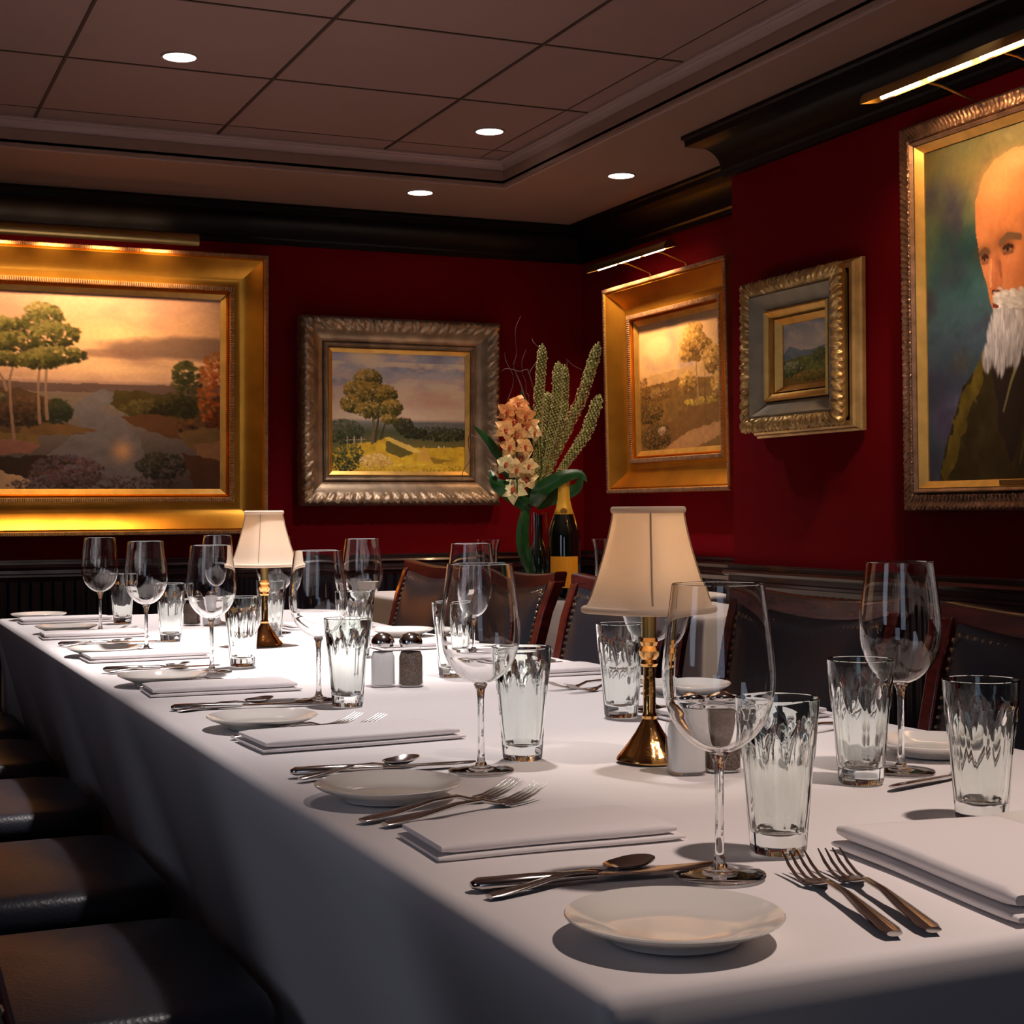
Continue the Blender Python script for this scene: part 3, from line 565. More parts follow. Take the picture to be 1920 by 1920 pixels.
o = obj('tablecloth', cloth_mesh('tablecloth', TX[0], TX[1], TY[0], TY[1], ZT, .46, .22, .5, .3, .30))
tag(o, 'long white tablecloth draped over the set dining table', 'tablecloth')
md = o.modifiers.new('thickness', 'SOLIDIFY'); md.thickness = .0015; md.offset = -1
ZT += .0012
# side tables
t = thing('side_table', 'corner side table under a white cloth behind the chairs', 'table', (2.42, 5.28, 0))
obj('tabletop', MB().box((-.56, -.44, .705), (.56, .44, .75)).m('tabletop', M['mahog'], False), t)
obj('pedestal', MB().lathe([(.22, 0), (.2, .03), (.05, .07), (.05, .66), (.12, .705)], 24).m('pedestal', M['mahog']), t)
o = obj('tablecloth', cloth_mesh('tablecloth', 1.85, 2.985, 4.82, 5.72, .754, .35, .03, .4, .2, 0, 5)); tag(o, 'white cloth on the corner side table with the flower vase', 'tablecloth')
t = thing('side_table', 'narrow side table against the pier behind the right-hand chairs', 'table', (2.45, 4.33, 0))
obj('tabletop', MB().box((-.16, -.41, .705), (.22, .33, .75)).m('tabletop', M['mahog'], False), t)
for sx in (-.1, .16):
    for sy in (-.38, .28): obj('leg', MB().box((sx-.02, sy-.02, 0), (sx+.02, sy+.02, .705)).m('leg', M['mahog'], False), t)
o = obj('tablecloth', cloth_mesh('tablecloth', 2.28, 2.68, 3.9, 4.68, .754, .35, .02, .3, .3, 0, 6)); tag(o, 'white cloth seen in the gap between two leather chairs', 'tablecloth')

# ------------------------------------------------------------------ chairs (front faces -X)
def soft_pad(q, x0, x1, y0, y1, z0, z1, r, puff, nseg=18, rc=.07):
    """cushion with rounded plan corners, rolled edges and a crowned top"""
    cx, cy = (x0+x1)/2, (y0+y1)/2; hx, hy = (x1-x0)/2, (y1-y0)/2
    def outline(k):
        P = []
        for i in range(4):
            sx, sy = ((1, 1), (-1, 1), (-1, -1), (1, -1))[i]
            for j in range(7):
                a = i*pi/2+j*pi/2/6; P.append((cx+sx*(hx-rc)+rc*cos(a), cy+sy*(hy-rc)+rc*sin(a)))
        return [(cx+(x-cx)*k, cy+(y-cy)*k) for x, y in P]
    rs = []; m_ = 8
    for i in range(m_+1):
        a = -pi/2+pi*i/m_/1.0; k = 1-(r/hy)*(1-cos(a)); z = (z0+z1)/2+(z1-z0)/2*sin(a)
        rs.append([(x, y, z) for x, y in outline(k)])
    base = 1-(r/hy)
    for k in (.92, .78, .6, .4, .2, .02): rs.append([(x, y, z1+puff*(1-k*k)) for x, y in outline(base*k)])
    q.rings(rs)
def make_chair(label):
    t = thing('dining_chair', label, 'chair', (0, 0, 0), 0, 'leather and mahogany dining chairs')
    q = MB(); soft_pad(q, -.27, .19, -.245, .245, .390, .470, .032, .014); obj('seat', q.m('seat', M['leather'], True, 1.2), t)
    obj('apron', bevel_me(MB().box((-.24, -.22, .335), (.19, .22, .384)), 'apron', M['mahog']), t)
    for sy in (-1, 1):
        obj('leg', MB().tube([(-.215, sy*.195, 0), (-.22, sy*.2, .335)], [.014, .022], 10).m('leg', M['mahog']), t)
        # rear post runs up into the back
        pts = [(.24, sy*.195, 0), (.195, sy*.205, .30), (.185, sy*.215, .45), (.205, sy*.228, .62), (.250, sy*.238, .80), (.282, sy*.243, .882)]
        rs = []
        for (x, y, z) in pts: w = .016 if z > .4 else .018; rs.append([(x-.016, y-w, z), (x+.016, y-w, z), (x+.016, y+w, z), (x-.016, y+w, z)])
        o = obj('back_post', MB().rings(rs).m('back_post', M['mahog'], True, .6), t); bevel(o, .004, 2)
    # crest rail, dipping slightly and bowed back
    rs = []
    for i in range(13):
        f = -1+i/6; y = .258*f; xo = .018*(1-f*f); zt = .905-.014*(1-f*f) ; zb = .866-.016*(1-f*f)
        rs.append([(.266+xo, y, zb), (.296+xo, y, zb), (.304+xo, y, zt-.004), (.300+xo, y, zt), (.274+xo, y, zt), (.268+xo, y, zt-.004)])
    obj('crest_rail', MB().rings(rs).m('crest_rail', M['mahog'], True, .8), t)
    # padded back panel between the posts
    rs = []; N = 14
    def px(z): return .176+(z-.47)*(.245-.176)/(.85-.47)+.0+.02*((z-.47)/.38)**2
    V = []; F = []; ny, nz = 16, 16
    for k, off in ((0, -.030), (1, .018)):
        for j in range(nz+1):
            z = .50+(.872-.50)*j/nz
            for i in range(ny+1):
                f = -1+2*i/ny; g = -1+2*j/nz; puff = .022*max(0, (1-f**6))*max(0, (1-g**6))
                zz = z-(.018*(1-f*f) if j == nz else .018*(1-f*f)*j/nz)
                V.append((px(z)+.018*(1-f*f)*j/nz+(-puff-.006 if k == 0 else .018), .214*f, zz))
    n1 = (ny+1)*(nz+1)
    for j in range(nz):
        for i in range(ny):
            a = j*(ny+1)+i; F.append((a, a+1, a+ny+2, a+ny+1)); F.append((n1+a, n1+a+ny+1, n1+a+ny+2, n1+a+1))
    for i in range(ny): F.append((i, n1+i, n1+i+1, i+1)); a = nz*(ny+1)+i; F.append((a, a+1, n1+a+1, n1+a))
    for j in range(nz): a = j*(ny+1); F.append((a, a+ny+1, n1+a+ny+1, n1+a)); a += ny; F.append((a, n1+a, n1+a+ny+1, a+ny+1))
    obj('backrest', mesh('backrest', V, F, M['leather'], True, 1.2), t)
    q = MB(); zs = [.52+i*.0155 for i in range(22)]
    for z in zs:
        for s in (-1, 1): q.ball((px(z)-.010, s*.206, z), .0058, 4)
    for i in range(26): f = -1+2*(i+.5)/26; q.ball((px(.856)-.009+.018*(1-f*f), .206*f, .855-.018*(1-f*f)), .0058, 4)
    obj('nailhead_trim', q.m('nailhead_trim', M['nail']), t)
    return t
def bevel_me(q, name, m): return q.m(name, m, False)
ch = make_chair('leather chair right of the table, first one behind the nearest right tumbler')
CX = 1.415
spots = [(CX, 1.835, 0.0), (CX, 2.465, .02), (CX, 3.23, .02), (CX, 3.86, .0), (CX, 4.51, -.03)]
labels = ['leather dining chair at the right picture edge with brass nailhead trim',
          'leather dining chair behind the near table lamp and the clear stemmed glass',
          'leather dining chair just right of the champagne bottle, mostly behind the lamp shade',
          'leather dining chair in front of the flower vase and champagne bottle',
          'leather dining chair farthest along the right side of the table']
for i, ((x, y, rz), lb) in enumerate(zip(spots, labels)):
    if i == 0: ch.location = (x, y, 0); ch.rotation_euler = (0, 0, rz); ch['label'] = lb
    else: dup(ch, (x, y, 0), rz, lb)
LX = .235
for y, rz, lb in ((2.085, pi, 'leather dining chair whose dark seat is lowest in view at the left'), (2.735, pi, 'leather chair seat on the left side, second from the camera'),
              (3.435, pi, 'leather chair seat on the left side, third from the camera'), (4.08, pi, 'leather chair seat on the left side, fourth from the camera'),
              (4.70, pi, 'leather chair seat on the left side, farthest and barely visible')): dup(ch, (LX, y, 0), rz, lb)
dup(ch, (.289, .934, 0), pi-.15, 'mahogany chair post at the lower left picture corner, nearest chair')

# ------------------------------------------------------------------ tableware
def make_wineglass():
    t = thing('wine_glass', '', 'wine glass', (0, 0, 0), 0, 'stemmed wine glasses on the table')
    B = [(.0045, .104), (.012, .106), (.022, .111), (.032, .120), (.040, .132), (.0455, .148), (.0475, .163), (.0472, .178), (.0450, .200), (.0418, .224), (.0390, .246)]
    fine = []
    for i in range(len(B)-1):
        p0, p1, p2, p3 = B[max(i-1, 0)], B[i], B[i+1], B[min(i+2, len(B)-1)]
        for k in range(4):
            t_ = k/4; fine.append(tuple(.5*(2*p1[c]+(p2[c]-p0[c])*t_+(2*p0[c]-5*p1[c]+4*p2[c]-p3[c])*t_*t_+(p3[c]-p0[c]-3*p2[c]+3*p1[c])*t_**3) for c in (0, 1)))
    B = fine+[(.0391, .2445), B[-1]]
    inn = [(r-.0011 if r > .006 else .001, z+.0012*(1 if z < .14 else 0)) for r, z in B]
    inn[0] = (.0008, .1065)
    obj('bowl', MB().lathe([(.0008, .1038)]+B+[(.0385, .2466)]+inn[::-1], 48, closed=False).m('bowl', M['crystal'], True, .5), t)
    obj('stem', MB().lathe([(.0008, .0075), (.0075, .0078), (.0050, .012), (.0040, .022), (.0036, .05), (.0038, .085), (.0052, .097), (.0085, .1035), (.0008, .1038)], 20).m('stem', M['glass'], True, 1.2), t)
    obj('foot', MB().lathe([(.0008, .0005), (.037, .0005), (.039, .0014), (.0385, .0026), (.028, .0034), (.016, .0048), (.009, .0070), (.0008, .0074)], 40).m('foot', M['glass'], True, 1.2), t)
    return t
def make_tumbler():
    t = thing('glass_tumbler', '', 'tumbler', (0, 0, 0), 0, 'tall faceted tumblers on the table')
    nf = 10; Ht = .140
    def f(r, z, a):
        k = (a*nf/2/pi) % 1; k = abs(k-.5)*2; top = .112+.0
        fac = (1-cos(pi/nf)/cos((1-k)*pi/nf*1.0)) if True else 0
        lim = .118-.030*(k**2)                        # arched facet tops
        w = min(1, max(0, (lim-z)/.006))
        return r*(1-w*(.035+.030*(1-k*k)))
    P = [(.001, .0005), (.0245, .0005), (.0262, .003)]+[(.0265+(.0372-.0265)*i/22, .006+(.134-.006)*i/22) for i in range(23)]+[(.0374, Ht-.001), (.0366, Ht)]
    I = [(.0356, Ht-.001), (.0354, Ht-.004), (.0350, .125), (.0300, .08), (.0245, .035), (.0215, .020), (.012, .0165), (.001, .016)]
    q = MB(); seg = 100; rs = []
    for (r, z) in P: rs.append([(f(r, z, 2*pi*a/seg)*cos(2*pi*a/seg), f(r, z, 2*pi*a/seg)*sin(2*pi*a/seg), z) for a in range(seg)])
    for (r, z) in I: rs.append([(r*cos(2*pi*a/seg), r*sin(2*pi*a/seg), z) for a in range(seg)])
    q.rings(rs); obj('glass_body', q.m('glass_body', M['glassg'], True, .5), t)
    return t
wg = make_wineglass(); tb = make_tumbler()
GL = [((.685, 1.141), 'empty wine glass nearest the camera, overlapping the brass table lamp'), ((.706, 1.720), 'empty wine glass second from the camera on the left row, beside a tall tumbler'),
      ((.730, 2.476), 'empty wine glass on the left row, just left of the nearer salt shaker pair'), ((.674, 3.011), 'empty wine glass on the left row, partly in front of the far lamp shade'),
      ((.646, 3.542), 'empty wine glass second from the left end, against the dark wainscot'), ((.642, 4.170), 'empty wine glass, leftmost of all, at the far end of the table'),
      ((1.147, 1.500), 'empty wine glass farthest right, in front of a leather chair'), ((1.165, 2.140), 'empty wine glass mostly hidden behind the near lamp shade'),
      ((1.135, 2.808), 'empty wine glass seen through the bowl of the second nearest glass'), ((1.131, 3.475), 'empty wine glass on the right row, just left of the farthest chair'),
      ((1.040, 3.910), 'empty wine glass standing directly behind the far lamp'), ((.989, 4.330), 'empty wine glass peeking out left of the far lamp shade')]
for i, ((x, y), lb) in enumerate(GL):
    if i == 0: wg.location = (x, y, ZT); wg['label'] = lb
    else: dup(wg, (x, y, ZT), R.random()*6, lb)
TB = [((.781, 1.199), 'tall faceted tumbler behind the nearest wine glass and the fork tines'), ((.787, 1.782), 'tall faceted tumbler just right of the second nearest wine glass'),
      ((.753, 2.393), 'tall faceted tumbler just left of the salt and pepper shakers'), ((.758, 3.107), 'tall faceted tumbler in front of the far brass lamp base'),
      ((.750, 3.794), 'tall faceted tumbler between the second and third wine glasses from the left'), ((.751, 4.480), 'tall faceted tumbler beside the leftmost wine glass'),
      ((1.042, 1.236), 'tall faceted tumbler at the right picture edge'), ((1.062, 1.461), 'tall faceted tumbler left of the rightmost wine glass'),
      ((1.083, 2.085), 'tall faceted tumbler just left of the near lamp'), ((1.065, 2.735), 'tall faceted tumbler seen beside and through the second nearest wine glass'),
      ((1.035, 3.215), 'tall faceted tumbler seen through the wine glass left of the shakers'), ((1.000, 3.800), 'tall faceted tumbler partly behind the far lamp column')]
for i, ((x, y), lb) in enumerate(TB):
    if i == 0: tb.location = (x, y, ZT); tb['label'] = lb
    else: dup(tb, (x, y, ZT), R.random()*6, lb)

def bread_plate():
    P = [(.001, .003), (.040, .003), (.044, .001), (.050, .001), (.051, .004), (.064, .009), (.078, .0145), (.0815, .0165), (.0825, .0178), (.0815, .0188), (.077, .0175), (.062, .0125), (.053, .0095), (.046, .0078), (.030, .0070), (.001, .0068)]
    P = [(a_*.965, b_) for a_, b_ in P]
    return MB().lathe(P, 64).m('bread_plate', M['china'], True, 1.0)
PM = bread_plate()
for (x, y), lb in [((.556, .990), 'white bread plate nearest the camera, on the front corner of the table'), ((.548, 1.598), 'white bread plate second from the camera on the left side'),
        ((.566, 2.205), 'white bread plate third from the camera on the left side'), ((.548, 2.850), 'white bread plate fourth along the left side'),
        ((.545, 3.480), 'white bread plate fifth along the left side'), ((.560, 4.200), 'white bread plate sixth along the left side'), ((.556, 4.755), 'white bread plate at the far left end of the table'),
        ((1.268, 1.590), 'white bread plate behind the rightmost wine glass'), ((1.318, 2.30), 'white bread plate behind the near lamp on the right side'),
        ((1.30, 2.98), 'white bread plate on the right side behind the pepper shaker'), ((1.30, 3.68), 'white bread plate on the right side behind the far salt glasses'), ((1.040, 1.105), 'white bread plate cut off by the right picture edge, behind the nearest right tumbler')]:
    tag(obj('bread_plate', PM, loc=(x, y, ZT)), lb, 'plate', 'white bread plates')

def napkin_me(L, Wd, seed, th=.012):
    rg = random.Random(seed); q = MB(); ph = rg.random()*6
    def slab(x0, x1, y0, y1, z0, z1, dy):
        rs = []; N = 16
        for i in range(N+1):
            f = i/N; x = x0+(x1-x0)*f; w = .0015*sin(f*7+ph); e_ = min(f, 1-f)*N; k = 1 if e_ >= 1 else .55
            zc = (z0+z1)/2; hz = (z1-z0)/2*k; r = []
            for (a, b) in ((0, -1), (-.7, -.8), (-1, 0), (-.7, .8), (0, 1), (.35, 1.0), (.65, 1.0)):
                r.append((x+dy*0, (y0 if a < .2 else y0)+(hz*(a+1) if a < .2 else (y1-y0)*a)+w, zc+hz*b))
            r += [(x, y1-hz*.3+w, zc+hz*.8), (x, y1+w, zc), (x, y1-hz*.3+w, zc-hz*.8), (x, y0+(y1-y0)*.65+w, zc-hz), (x, y0+(y1-y0)*.35+w, zc-hz)]
            rs.append(r)
        q.rings(rs)
    slab(-L/2, L/2, -Wd/2, Wd/2, .0004, th*.42, 0); slab(-L/2+.004, L/2-.008, -Wd/2+.003, Wd/2-.002, th*.50, th*1.25, 0)
    return q.m('napkin', M['napkin'], True, 1.0)
for k, (x, y, rz, L, w, lb) in enumerate([(.612, 1.345, -.03, .245, .12, 'folded white napkin in front of the fork pair, nearest on the left side'), (.645, 2.035, .05, .285, .13, 'folded white napkin second along the left side, before the second wine glass'),
        (.620, 2.70, -.03, .26, .12, 'folded white napkin third along the left side'), (.615, 3.37, .02, .26, .12, 'folded white napkin fourth along the left side'),
        (.605, 4.03, -.02, .26, .12, 'folded white napkin fifth along the left side'), (.615, 4.62, .02, .26, .11, 'folded white napkin at the far left end of the table'),
        (1.24, 2.00, .05, .24, .12, 'folded white napkin on the right side behind the rightmost tumbler row'), (1.24, 2.70, -.03, .24, .12, 'folded white napkin on the right side between the tumbler and the near lamp'),
        (1.24, 3.36, .02, .24, .12, 'folded white napkin on the right side behind the shakers'), (1.22, 4.05, .03, .24, .12, 'folded white napkin on the right side behind the far lamp')]):
    tag(obj('napkin', napkin_me(L, w, k), loc=(x, y, ZT), rot=(0, 0, rz)), lb, 'napkin', 'folded white napkins')
o = obj('napkin', napkin_me(.285, .165, 20, .019), loc=(.900, 1.042, ZT), rot=(0, 0, pi/2-.12-pi)); tag(o, 'thick folded white napkin at the lower right picture corner', 'napkin', 'folded white napkins')

# cutlery, built along +X (handle at -X), lying on the cloth
def fork_me():
    q = MB()
    pts = [(-.095, 0, .0030), (-.085, 0, .0034), (-.05, 0, .0055), (-.01, 0, .0090), (.02, 0, .0088), (.035, 0, .0045), (.045, 0, .0025), (.054, 0, .0028)]
    q.tube(pts, [.0055, .0078, .0066, .0034, .0028, .0034, .0090, .0118], 12, [.35, .30, .36, .62, .7, .6, .2, .12])
    for k in range(4):
        y = (k-1.5)*.0061
        q.tube([(.050, y, .0028), (.064, y, .0036), (.082, y*.98, .0080), (.098, y*.95, .0150)], [.0019, .0017, .0015, .0007], 6, .7)
    return q.m('fork', M['steel'], True, 1.2)
def spoon_me():
    q = MB()
    q.tube([(-.088, 0, .0030), (-.080, 0, .0034), (-.045, 0, .0055), (-.01, 0, .0085), (.020, 0, .0075), (.036, 0, .0045), (.042, 0, .0040)], [.0050, .0072, .0060, .0032, .0027, .0030, .0050], 12, [.35, .30, .36, .62, .7, .7, .4])
    V = []; F = []; nu, nv = 20, 6
    for layer, th in ((0, 0), (1, .0011)):
        for j in range(nv+1):
            r = j/nv
            for i in range(nu):
                a = 2*pi*i/nu; x = .064+.027*r*cos(a)*(1-.0*r); y = .0165*r*sin(a)*(1+.12*cos(a)); V.append((x, y, .0022+.0065*r*r-th+(.0035 if cos(a) > 0 else 0)*r*cos(a)*.6))
    for l in range(2):
        o_ = l*(nv+1)*nu
        for j in range(nv):
            for i in range(nu): F.append((o_+j*nu+i, o_+j*nu+(i+1) % nu, o_+(j+1)*nu+(i+1) % nu, o_+(j+1)*nu+i))
    for i in range(nu): F.append((nv*nu+i, nv*nu+(i+1) % nu, (nv+1)*nu+nv*nu+(i+1) % nu, (nv+1)*nu+nv*nu+i))
    q.add(V, F); return q.m('spoon', M['steel'], True, 1.2)
def knife_parts():
    h = MB().tube([(-.110, 0, .0055), (-.104, 0, .006), (-.06, 0, .0062), (-.01, 0, .0055), (.0, 0, .0050)], [.0050, .0088, .0080, .0058, .0046], 12, [.55, .6, .62, .7, .7]).m('handle', M['steel'], True, 1.2)
    V = []; ts = [(0, -.004, .004), (.012, -.006, .006), (.05, -.0085, .0065), (.09, -.0095, .0060), (.108, -.007, .0055), (.117, -.001, .0035)]
    rs = [[(x, a, .0042), (x, (a+b)/2, .0033), (x, b, .0038), (x, b, .0058), (x, (a+b)/2, .0060), (x, a, .0047)] for x, a, b in ts]
    return h, MB().rings(rs).m('blade', M['steel'], True, .8)
FM, SM = fork_me(), spoon_me(); FM.transform(Matrix.Scale(1.12, 4)); KH, KB = knife_parts()
def two(p, q_): return ((p[0]+q_[0])/2, (p[1]+q_[1])/2), math.atan2(q_[1]-p[1], q_[0]-p[0])
def fork(p, q_, lb, z=0):
    c, a = two(p, q_); tag(obj('fork', FM, loc=(*c, ZT+z), rot=(0, 0, a)), lb, 'fork', 'steel forks on the table')
def spoon(p, q_, lb): c, a = two(p, q_); tag(obj('spoon', SM, loc=(*c, ZT), rot=(0, 0, a)), lb, 'spoon', 'steel spoons on the table')
def knife(p, q_, lb):
    c, a = two(p, q_); t = thing('table_knife', lb, 'knife', (*c, ZT), a, 'steel knives on the table'); obj('handle', KH, t); obj('blade', KB, t)
knife((.473, 1.178), (.695, 1.165), 'steel table knife nearest the camera, beside the front bread plate'); spoon((.473, 1.146), (.650, 1.196), 'steel spoon crossing the nearest knife, above the front bread plate')
knife((.485, 1.782), (.715, 1.762), 'steel table knife behind the second bread plate'); spoon((.484, 1.742), (.663, 1.812), 'steel spoon behind the second bread plate')
fork((.472, 1.478), (.686, 1.566), 'left one of the steel fork pair between the second bread plate and nearest napkin'); fork((.476, 1.447), (.712, 1.536), 'right one of the steel fork pair, touching the nearest napkin edge')
fork((.500, 2.107), (.700, 2.180), 'left one of the steel fork pair behind the second napkin'); fork((.520, 2.080), (.735, 2.156), 'right one of the steel fork pair behind the second napkin')
knife((.487, 2.450), (.700, 2.428), 'steel table knife behind the third bread plate'); spoon((.490, 2.425), (.655, 2.494), 'steel spoon behind the third bread plate')
fork((.495, 2.793), (.70, 2.847), 'left one of the steel fork pair behind the third napkin'); fork((.515, 2.764), (.725, 2.817), 'right one of the steel fork pair behind the third napkin')
knife((.487, 3.111), (.700, 3.102), 'steel table knife behind the fourth bread plate'); spoon((.490, 3.082), (.655, 3.141), 'steel spoon behind the fourth bread plate')
fork((.495, 3.450), (.70, 3.504), 'left one of the steel fork pair behind the fourth napkin'); fork((.515, 3.420), (.725, 3.474), 'right one of the steel fork pair behind the fourth napkin')
knife((.487, 3.768), (.700, 3.758), 'steel table knife behind the fifth bread plate'); spoon((.490, 3.739), (.655, 3.797), 'steel spoon behind the fifth bread plate')
fork((.495, 4.101), (.70, 4.140), 'left one of the steel fork pair behind the fifth napkin'); fork((.515, 4.072), (.725, 4.116), 'right one of the steel fork pair behind the fifth napkin')
fork((.699, .922), (.752, 1.130), 'left one of the two steel forks at the front right, tines to the tumbler'); fork((.730, .916), (.786, 1.128), 'right one of the two steel forks at the front right')
knife((1.28, 1.470), (1.06, 1.405+.0), 'steel table knife behind the rightmost tumblers'); fork((1.355, 1.86), (1.15, 1.79), 'steel fork left of the rightmost wine glass'); fork((1.34, 2.450), (1.14, 2.381), 'steel fork left of the tumbler by the near lamp')
fork((1.33, 2.489), (1.13, 2.435), 'steel fork lying beside the right napkin, farther of the pair'); knife((1.33, 2.117), (1.11, 2.141), 'steel table knife behind the near lamp'); knife((1.33, 2.803), (1.11, 2.822), 'steel table knife on the right side behind the shakers')

# salt and pepper shakers
def shaker(label, x, y, fill, kind, rz=0):
    t = thing(kind, label, 'shaker', (x, y, ZT), rz, 'salt and pepper shakers')
    def sq(r, n=10, c=.45):
        P = []
        for i in range(4):
            a0 = i*pi/2
            for j in range(n): a = a0+pi/2*j/n; k = (abs(cos(a))**4+abs(sin(a))**4)**(-.25); P.append((r*(k*(1-c*.3)+c*.3)*cos(a+pi/4), r*(k*(1-c*.3)+c*.3)*sin(a+pi/4)))
        return P
    q = MB(); q.rings([[(x_, y_, z) for x_, y_ in sq(r)] for r, z in ((.019, .0005), (.0215, .002), (.0225, .008), (.0225, .055), (.0205, .064), (.017, .069), (.017, .072))])
    obj('glass_body', q.m('glass_body', M['bowl'], True, .9), t)
    q = MB(); q.rings([[(x_, y_, z) for x_, y_ in sq(r)] for r, z in ((.017, .003), (.0205, .005), (.0205, .052), (.0175, .061))])
    obj('filling', q.m('filling', M[fill], True, .9), t)
    obj('cap', MB().lathe([(.001, .070), (.020, .0705), (.021, .074), (.021, .080), (.0195, .084), (.014, .091), (.007, .0945), (.001, .0955)], 28).m('cap', M['chrome'], True, .8), t)
shaker('glass salt shaker with chrome cap mid-table, left of a pepper shaker', .895, 2.636, 'salt', 'salt_shaker', .5)
shaker('glass pepper shaker with chrome cap, beside the salt in the middle of the table', .940, 2.615, 'pepper', 'pepper_shaker', .4)
shaker('glass salt shaker at the foot of the near brass lamp', .918, 1.603, 'salt', 'salt_shaker', .55)
shaker('glass pepper shaker behind the nearest wine glass stem, beside the lamp', .966, 1.603, 'pepper', 'pepper_shaker', .5)
shaker('small brown pepper shaker at the far end between two tumblers', .909, 4.304, 'pepper', 'pepper_shaker', .3)
shaker('pale salt shaker at the far end beside the far lamp', .955, 4.27, 'salt', 'salt_shaker', .3)

# table lamps
def make_lamp():
    t = thing('table_lamp', '', 'lamp', (0, 0, 0), .35, 'brass table lamps with cream shades')
    f = lambda r, z, a: max(r, 1e-5)*(1+(.05*abs(sin(a*3)) if z < .05 else 0))
    obj('base', MB().lathe([(.001, .0004), (.038, .0004), (.040, .003), (.0385, .007), (.034, .012), (.025, .024), (.017, .036), (.011, .047), (.008, .053), (.001, .054)], 72, f=f).m('base', M['brass'], True, .5), t)
    obj('stem', MB().lathe([(.001, .052), (.009, .0525), (.0095, .056), (.0075, .060), (.0078, .085), (.0068, .118), (.001, .1185)], 24).m('stem', M['brass'], True, .6), t)
    obj('knop', MB().lathe([(.001, .116), (.009, .1165), (.011, .120), (.0085, .125), (.012, .130), (.013, .136), (.0095, .142), (.0115, .147), (.0095, .152), (.001, .1525)], 28).m('knop', M['brass'], True, .6), t)
    obj('candle_tube', MB().lathe([(.001, .151), (.009, .1515), (.009, .205), (.012, .207), (.012, .212), (.001, .213)], 24).m('candle_tube', M['brassd'], True, .6), t)
    obj('bulb', MB().lathe([(.001, .212), (.008, .214), (.012, .228), (.010, .243), (.004, .256), (.001, .258)], 16).m('bulb', M['salt']), t)
    # square bell shade with clipped corners
    def sec(r, z, n=8):
        P = []
        for i in range(4):
            for j in range(n):
                a = i*pi/2+pi/2*j/n; k = (abs(cos(a))**3.2+abs(sin(a))**3.2)**(-1/3.2)
                P.append((r*k*cos(a), r*k*sin(a), z))
        return P
    zs = [.186+.123*i/14 for i in range(15)]
    rad = lambda z: .0376+.0300*(1-(z-.186)/.123)**1.35
    S = [sec(rad(z)+(.0035*max(0, 1-(z-.186)/.012)), z) for z in zs]; S2 = [sec(rad(z)+(.0035*max(0, 1-(z-.186)/.012))-.0012, z) for z in zs][::-1]
    sh = obj('lamp_shade', MB().rings(S+S2, cap=False, closed=True).m('lamp_shade', M['shade'], True, .9), t)
    for nm, z, r in (('top_piping', .309, .0386), ('bottom_piping', .187, .0712)):
        P = sec(r, z, 10); rs = []
        for i, p in enumerate(P): n_ = Vector((p[0], p[1], 0)).normalized(); rs.append([Vector(p)+n_*(.0028*cos(b_))+Vector((0, 0, .0042*sin(b_))) for b_ in [k*pi/4 for k in range(8)]])
        obj(nm, MB().rings(rs, cap=False, closed=True).m(nm, M['shade'], True, 1.5), sh)
    for k in range(4):
        a = pi/4+k*pi/2; kk = (abs(cos(a))**3.2+abs(sin(a))**3.2)**(-1/3.2)
        obj('seam', MB().tube([((rad(z)*kk+.0008)*cos(a), (rad(z)*kk+.0008)*sin(a), z) for z in zs[1:]], .0011, 6).m('seam', M['seam']), sh)
    return t
L0 = make_lamp(); L0.location = (.922, 1.700, ZT); L0['label'] = 'brass table lamp with cream fabric shade, nearer and larger one'
dup(L0, (.921, 3.560, ZT), .35, 'brass table lamp with cream fabric shade, far one on the left')
for y, p in ((1.70, 1.1), (3.56, .6)): light('lamp_bulb', 'POINT', (.922, y, ZT+.25), (0, 0, 0), p, (1, .82, .62), shadow_soft_size=.012)

# ------------------------------------------------------------------ corner table: vase, flowers, bottles, tumblers
ZV = .7555
right = Vector((cos(.4102), -sin(.4102), 0)); deep = Vector((sin(.4102), cos(.4102), 0))
VB = Vector((2.245, 4.97, ZV))                     # vase foot
def vp(px, py, d=0): k = 1.84e-3; return Vector((VB.x, VB.y, 0))+right*((px-1007)*k)+deep*d+Vector((0, 0, EYE+(958-py)*k))
o = obj('glass_vase', MB().lathe([(.001, .0005), (.046, .0005), (.050, .004), (.052, .30), (.0495, .30), (.047, .012), (.001, .011)], 40).m('glass_vase', M['bowl'], True, .8), loc=VB); tag(o, 'tall clear cylinder vase holding the flowers on the corner table', 'vase')
def leaf(pts, w, lb, thick=.0008):
    P = [Vector(p) for p in pts]; V = []; F = []; n = 18
    def at(t):
        s = t*(len(P)-1); k = min(int(s), len(P)-2); f = s-k
        p0, p1, p2, p3 = P[max(k-1, 0)], P[k], P[k+1], P[min(k+2, len(P)-1)]
        return .5*((2*p1)+(p2-p0)*f+(2*p0-5*p1+4*p2-p3)*f*f+(3*p1-p0-3*p2+p3)*f**3)
    for side in (0, 1):
        for i in range(n+1):
            t = i/n; c = at(t); tn = (at(min(1, t+.02))-at(max(0, t-.02))).normalized(); a = tn.cross(deep).normalized(); nn = a.cross(tn)
            ww = w*sin(pi*min(1, .08+t*.92)**.75)+.0006
            for k in (-1, -.5, 0, .5, 1): V.append(c+a*(ww*k)+nn*(abs(k)*ww*.3)+nn*(thick*2*side))
    m_ = (n+1)*5
    for i in range(n):
        for k in range(4): a = i*5+k; F.append((a, a+1, a+6, a+5)); F.append((m_+a, m_+a+5, m_+a+6, m_+a+1))
        F.append((i*5, i*5+5, m_+i*5+5, m_+i*5)); F.append((i*5+4, m_+i*5+4, m_+i*5+9, i*5+9))
    o = obj('leaf', mesh('leaf', V, F, M['leaf'], True, 1.2)); return tag(o, lb, 'leaf', 'broad green leaves in the vase')
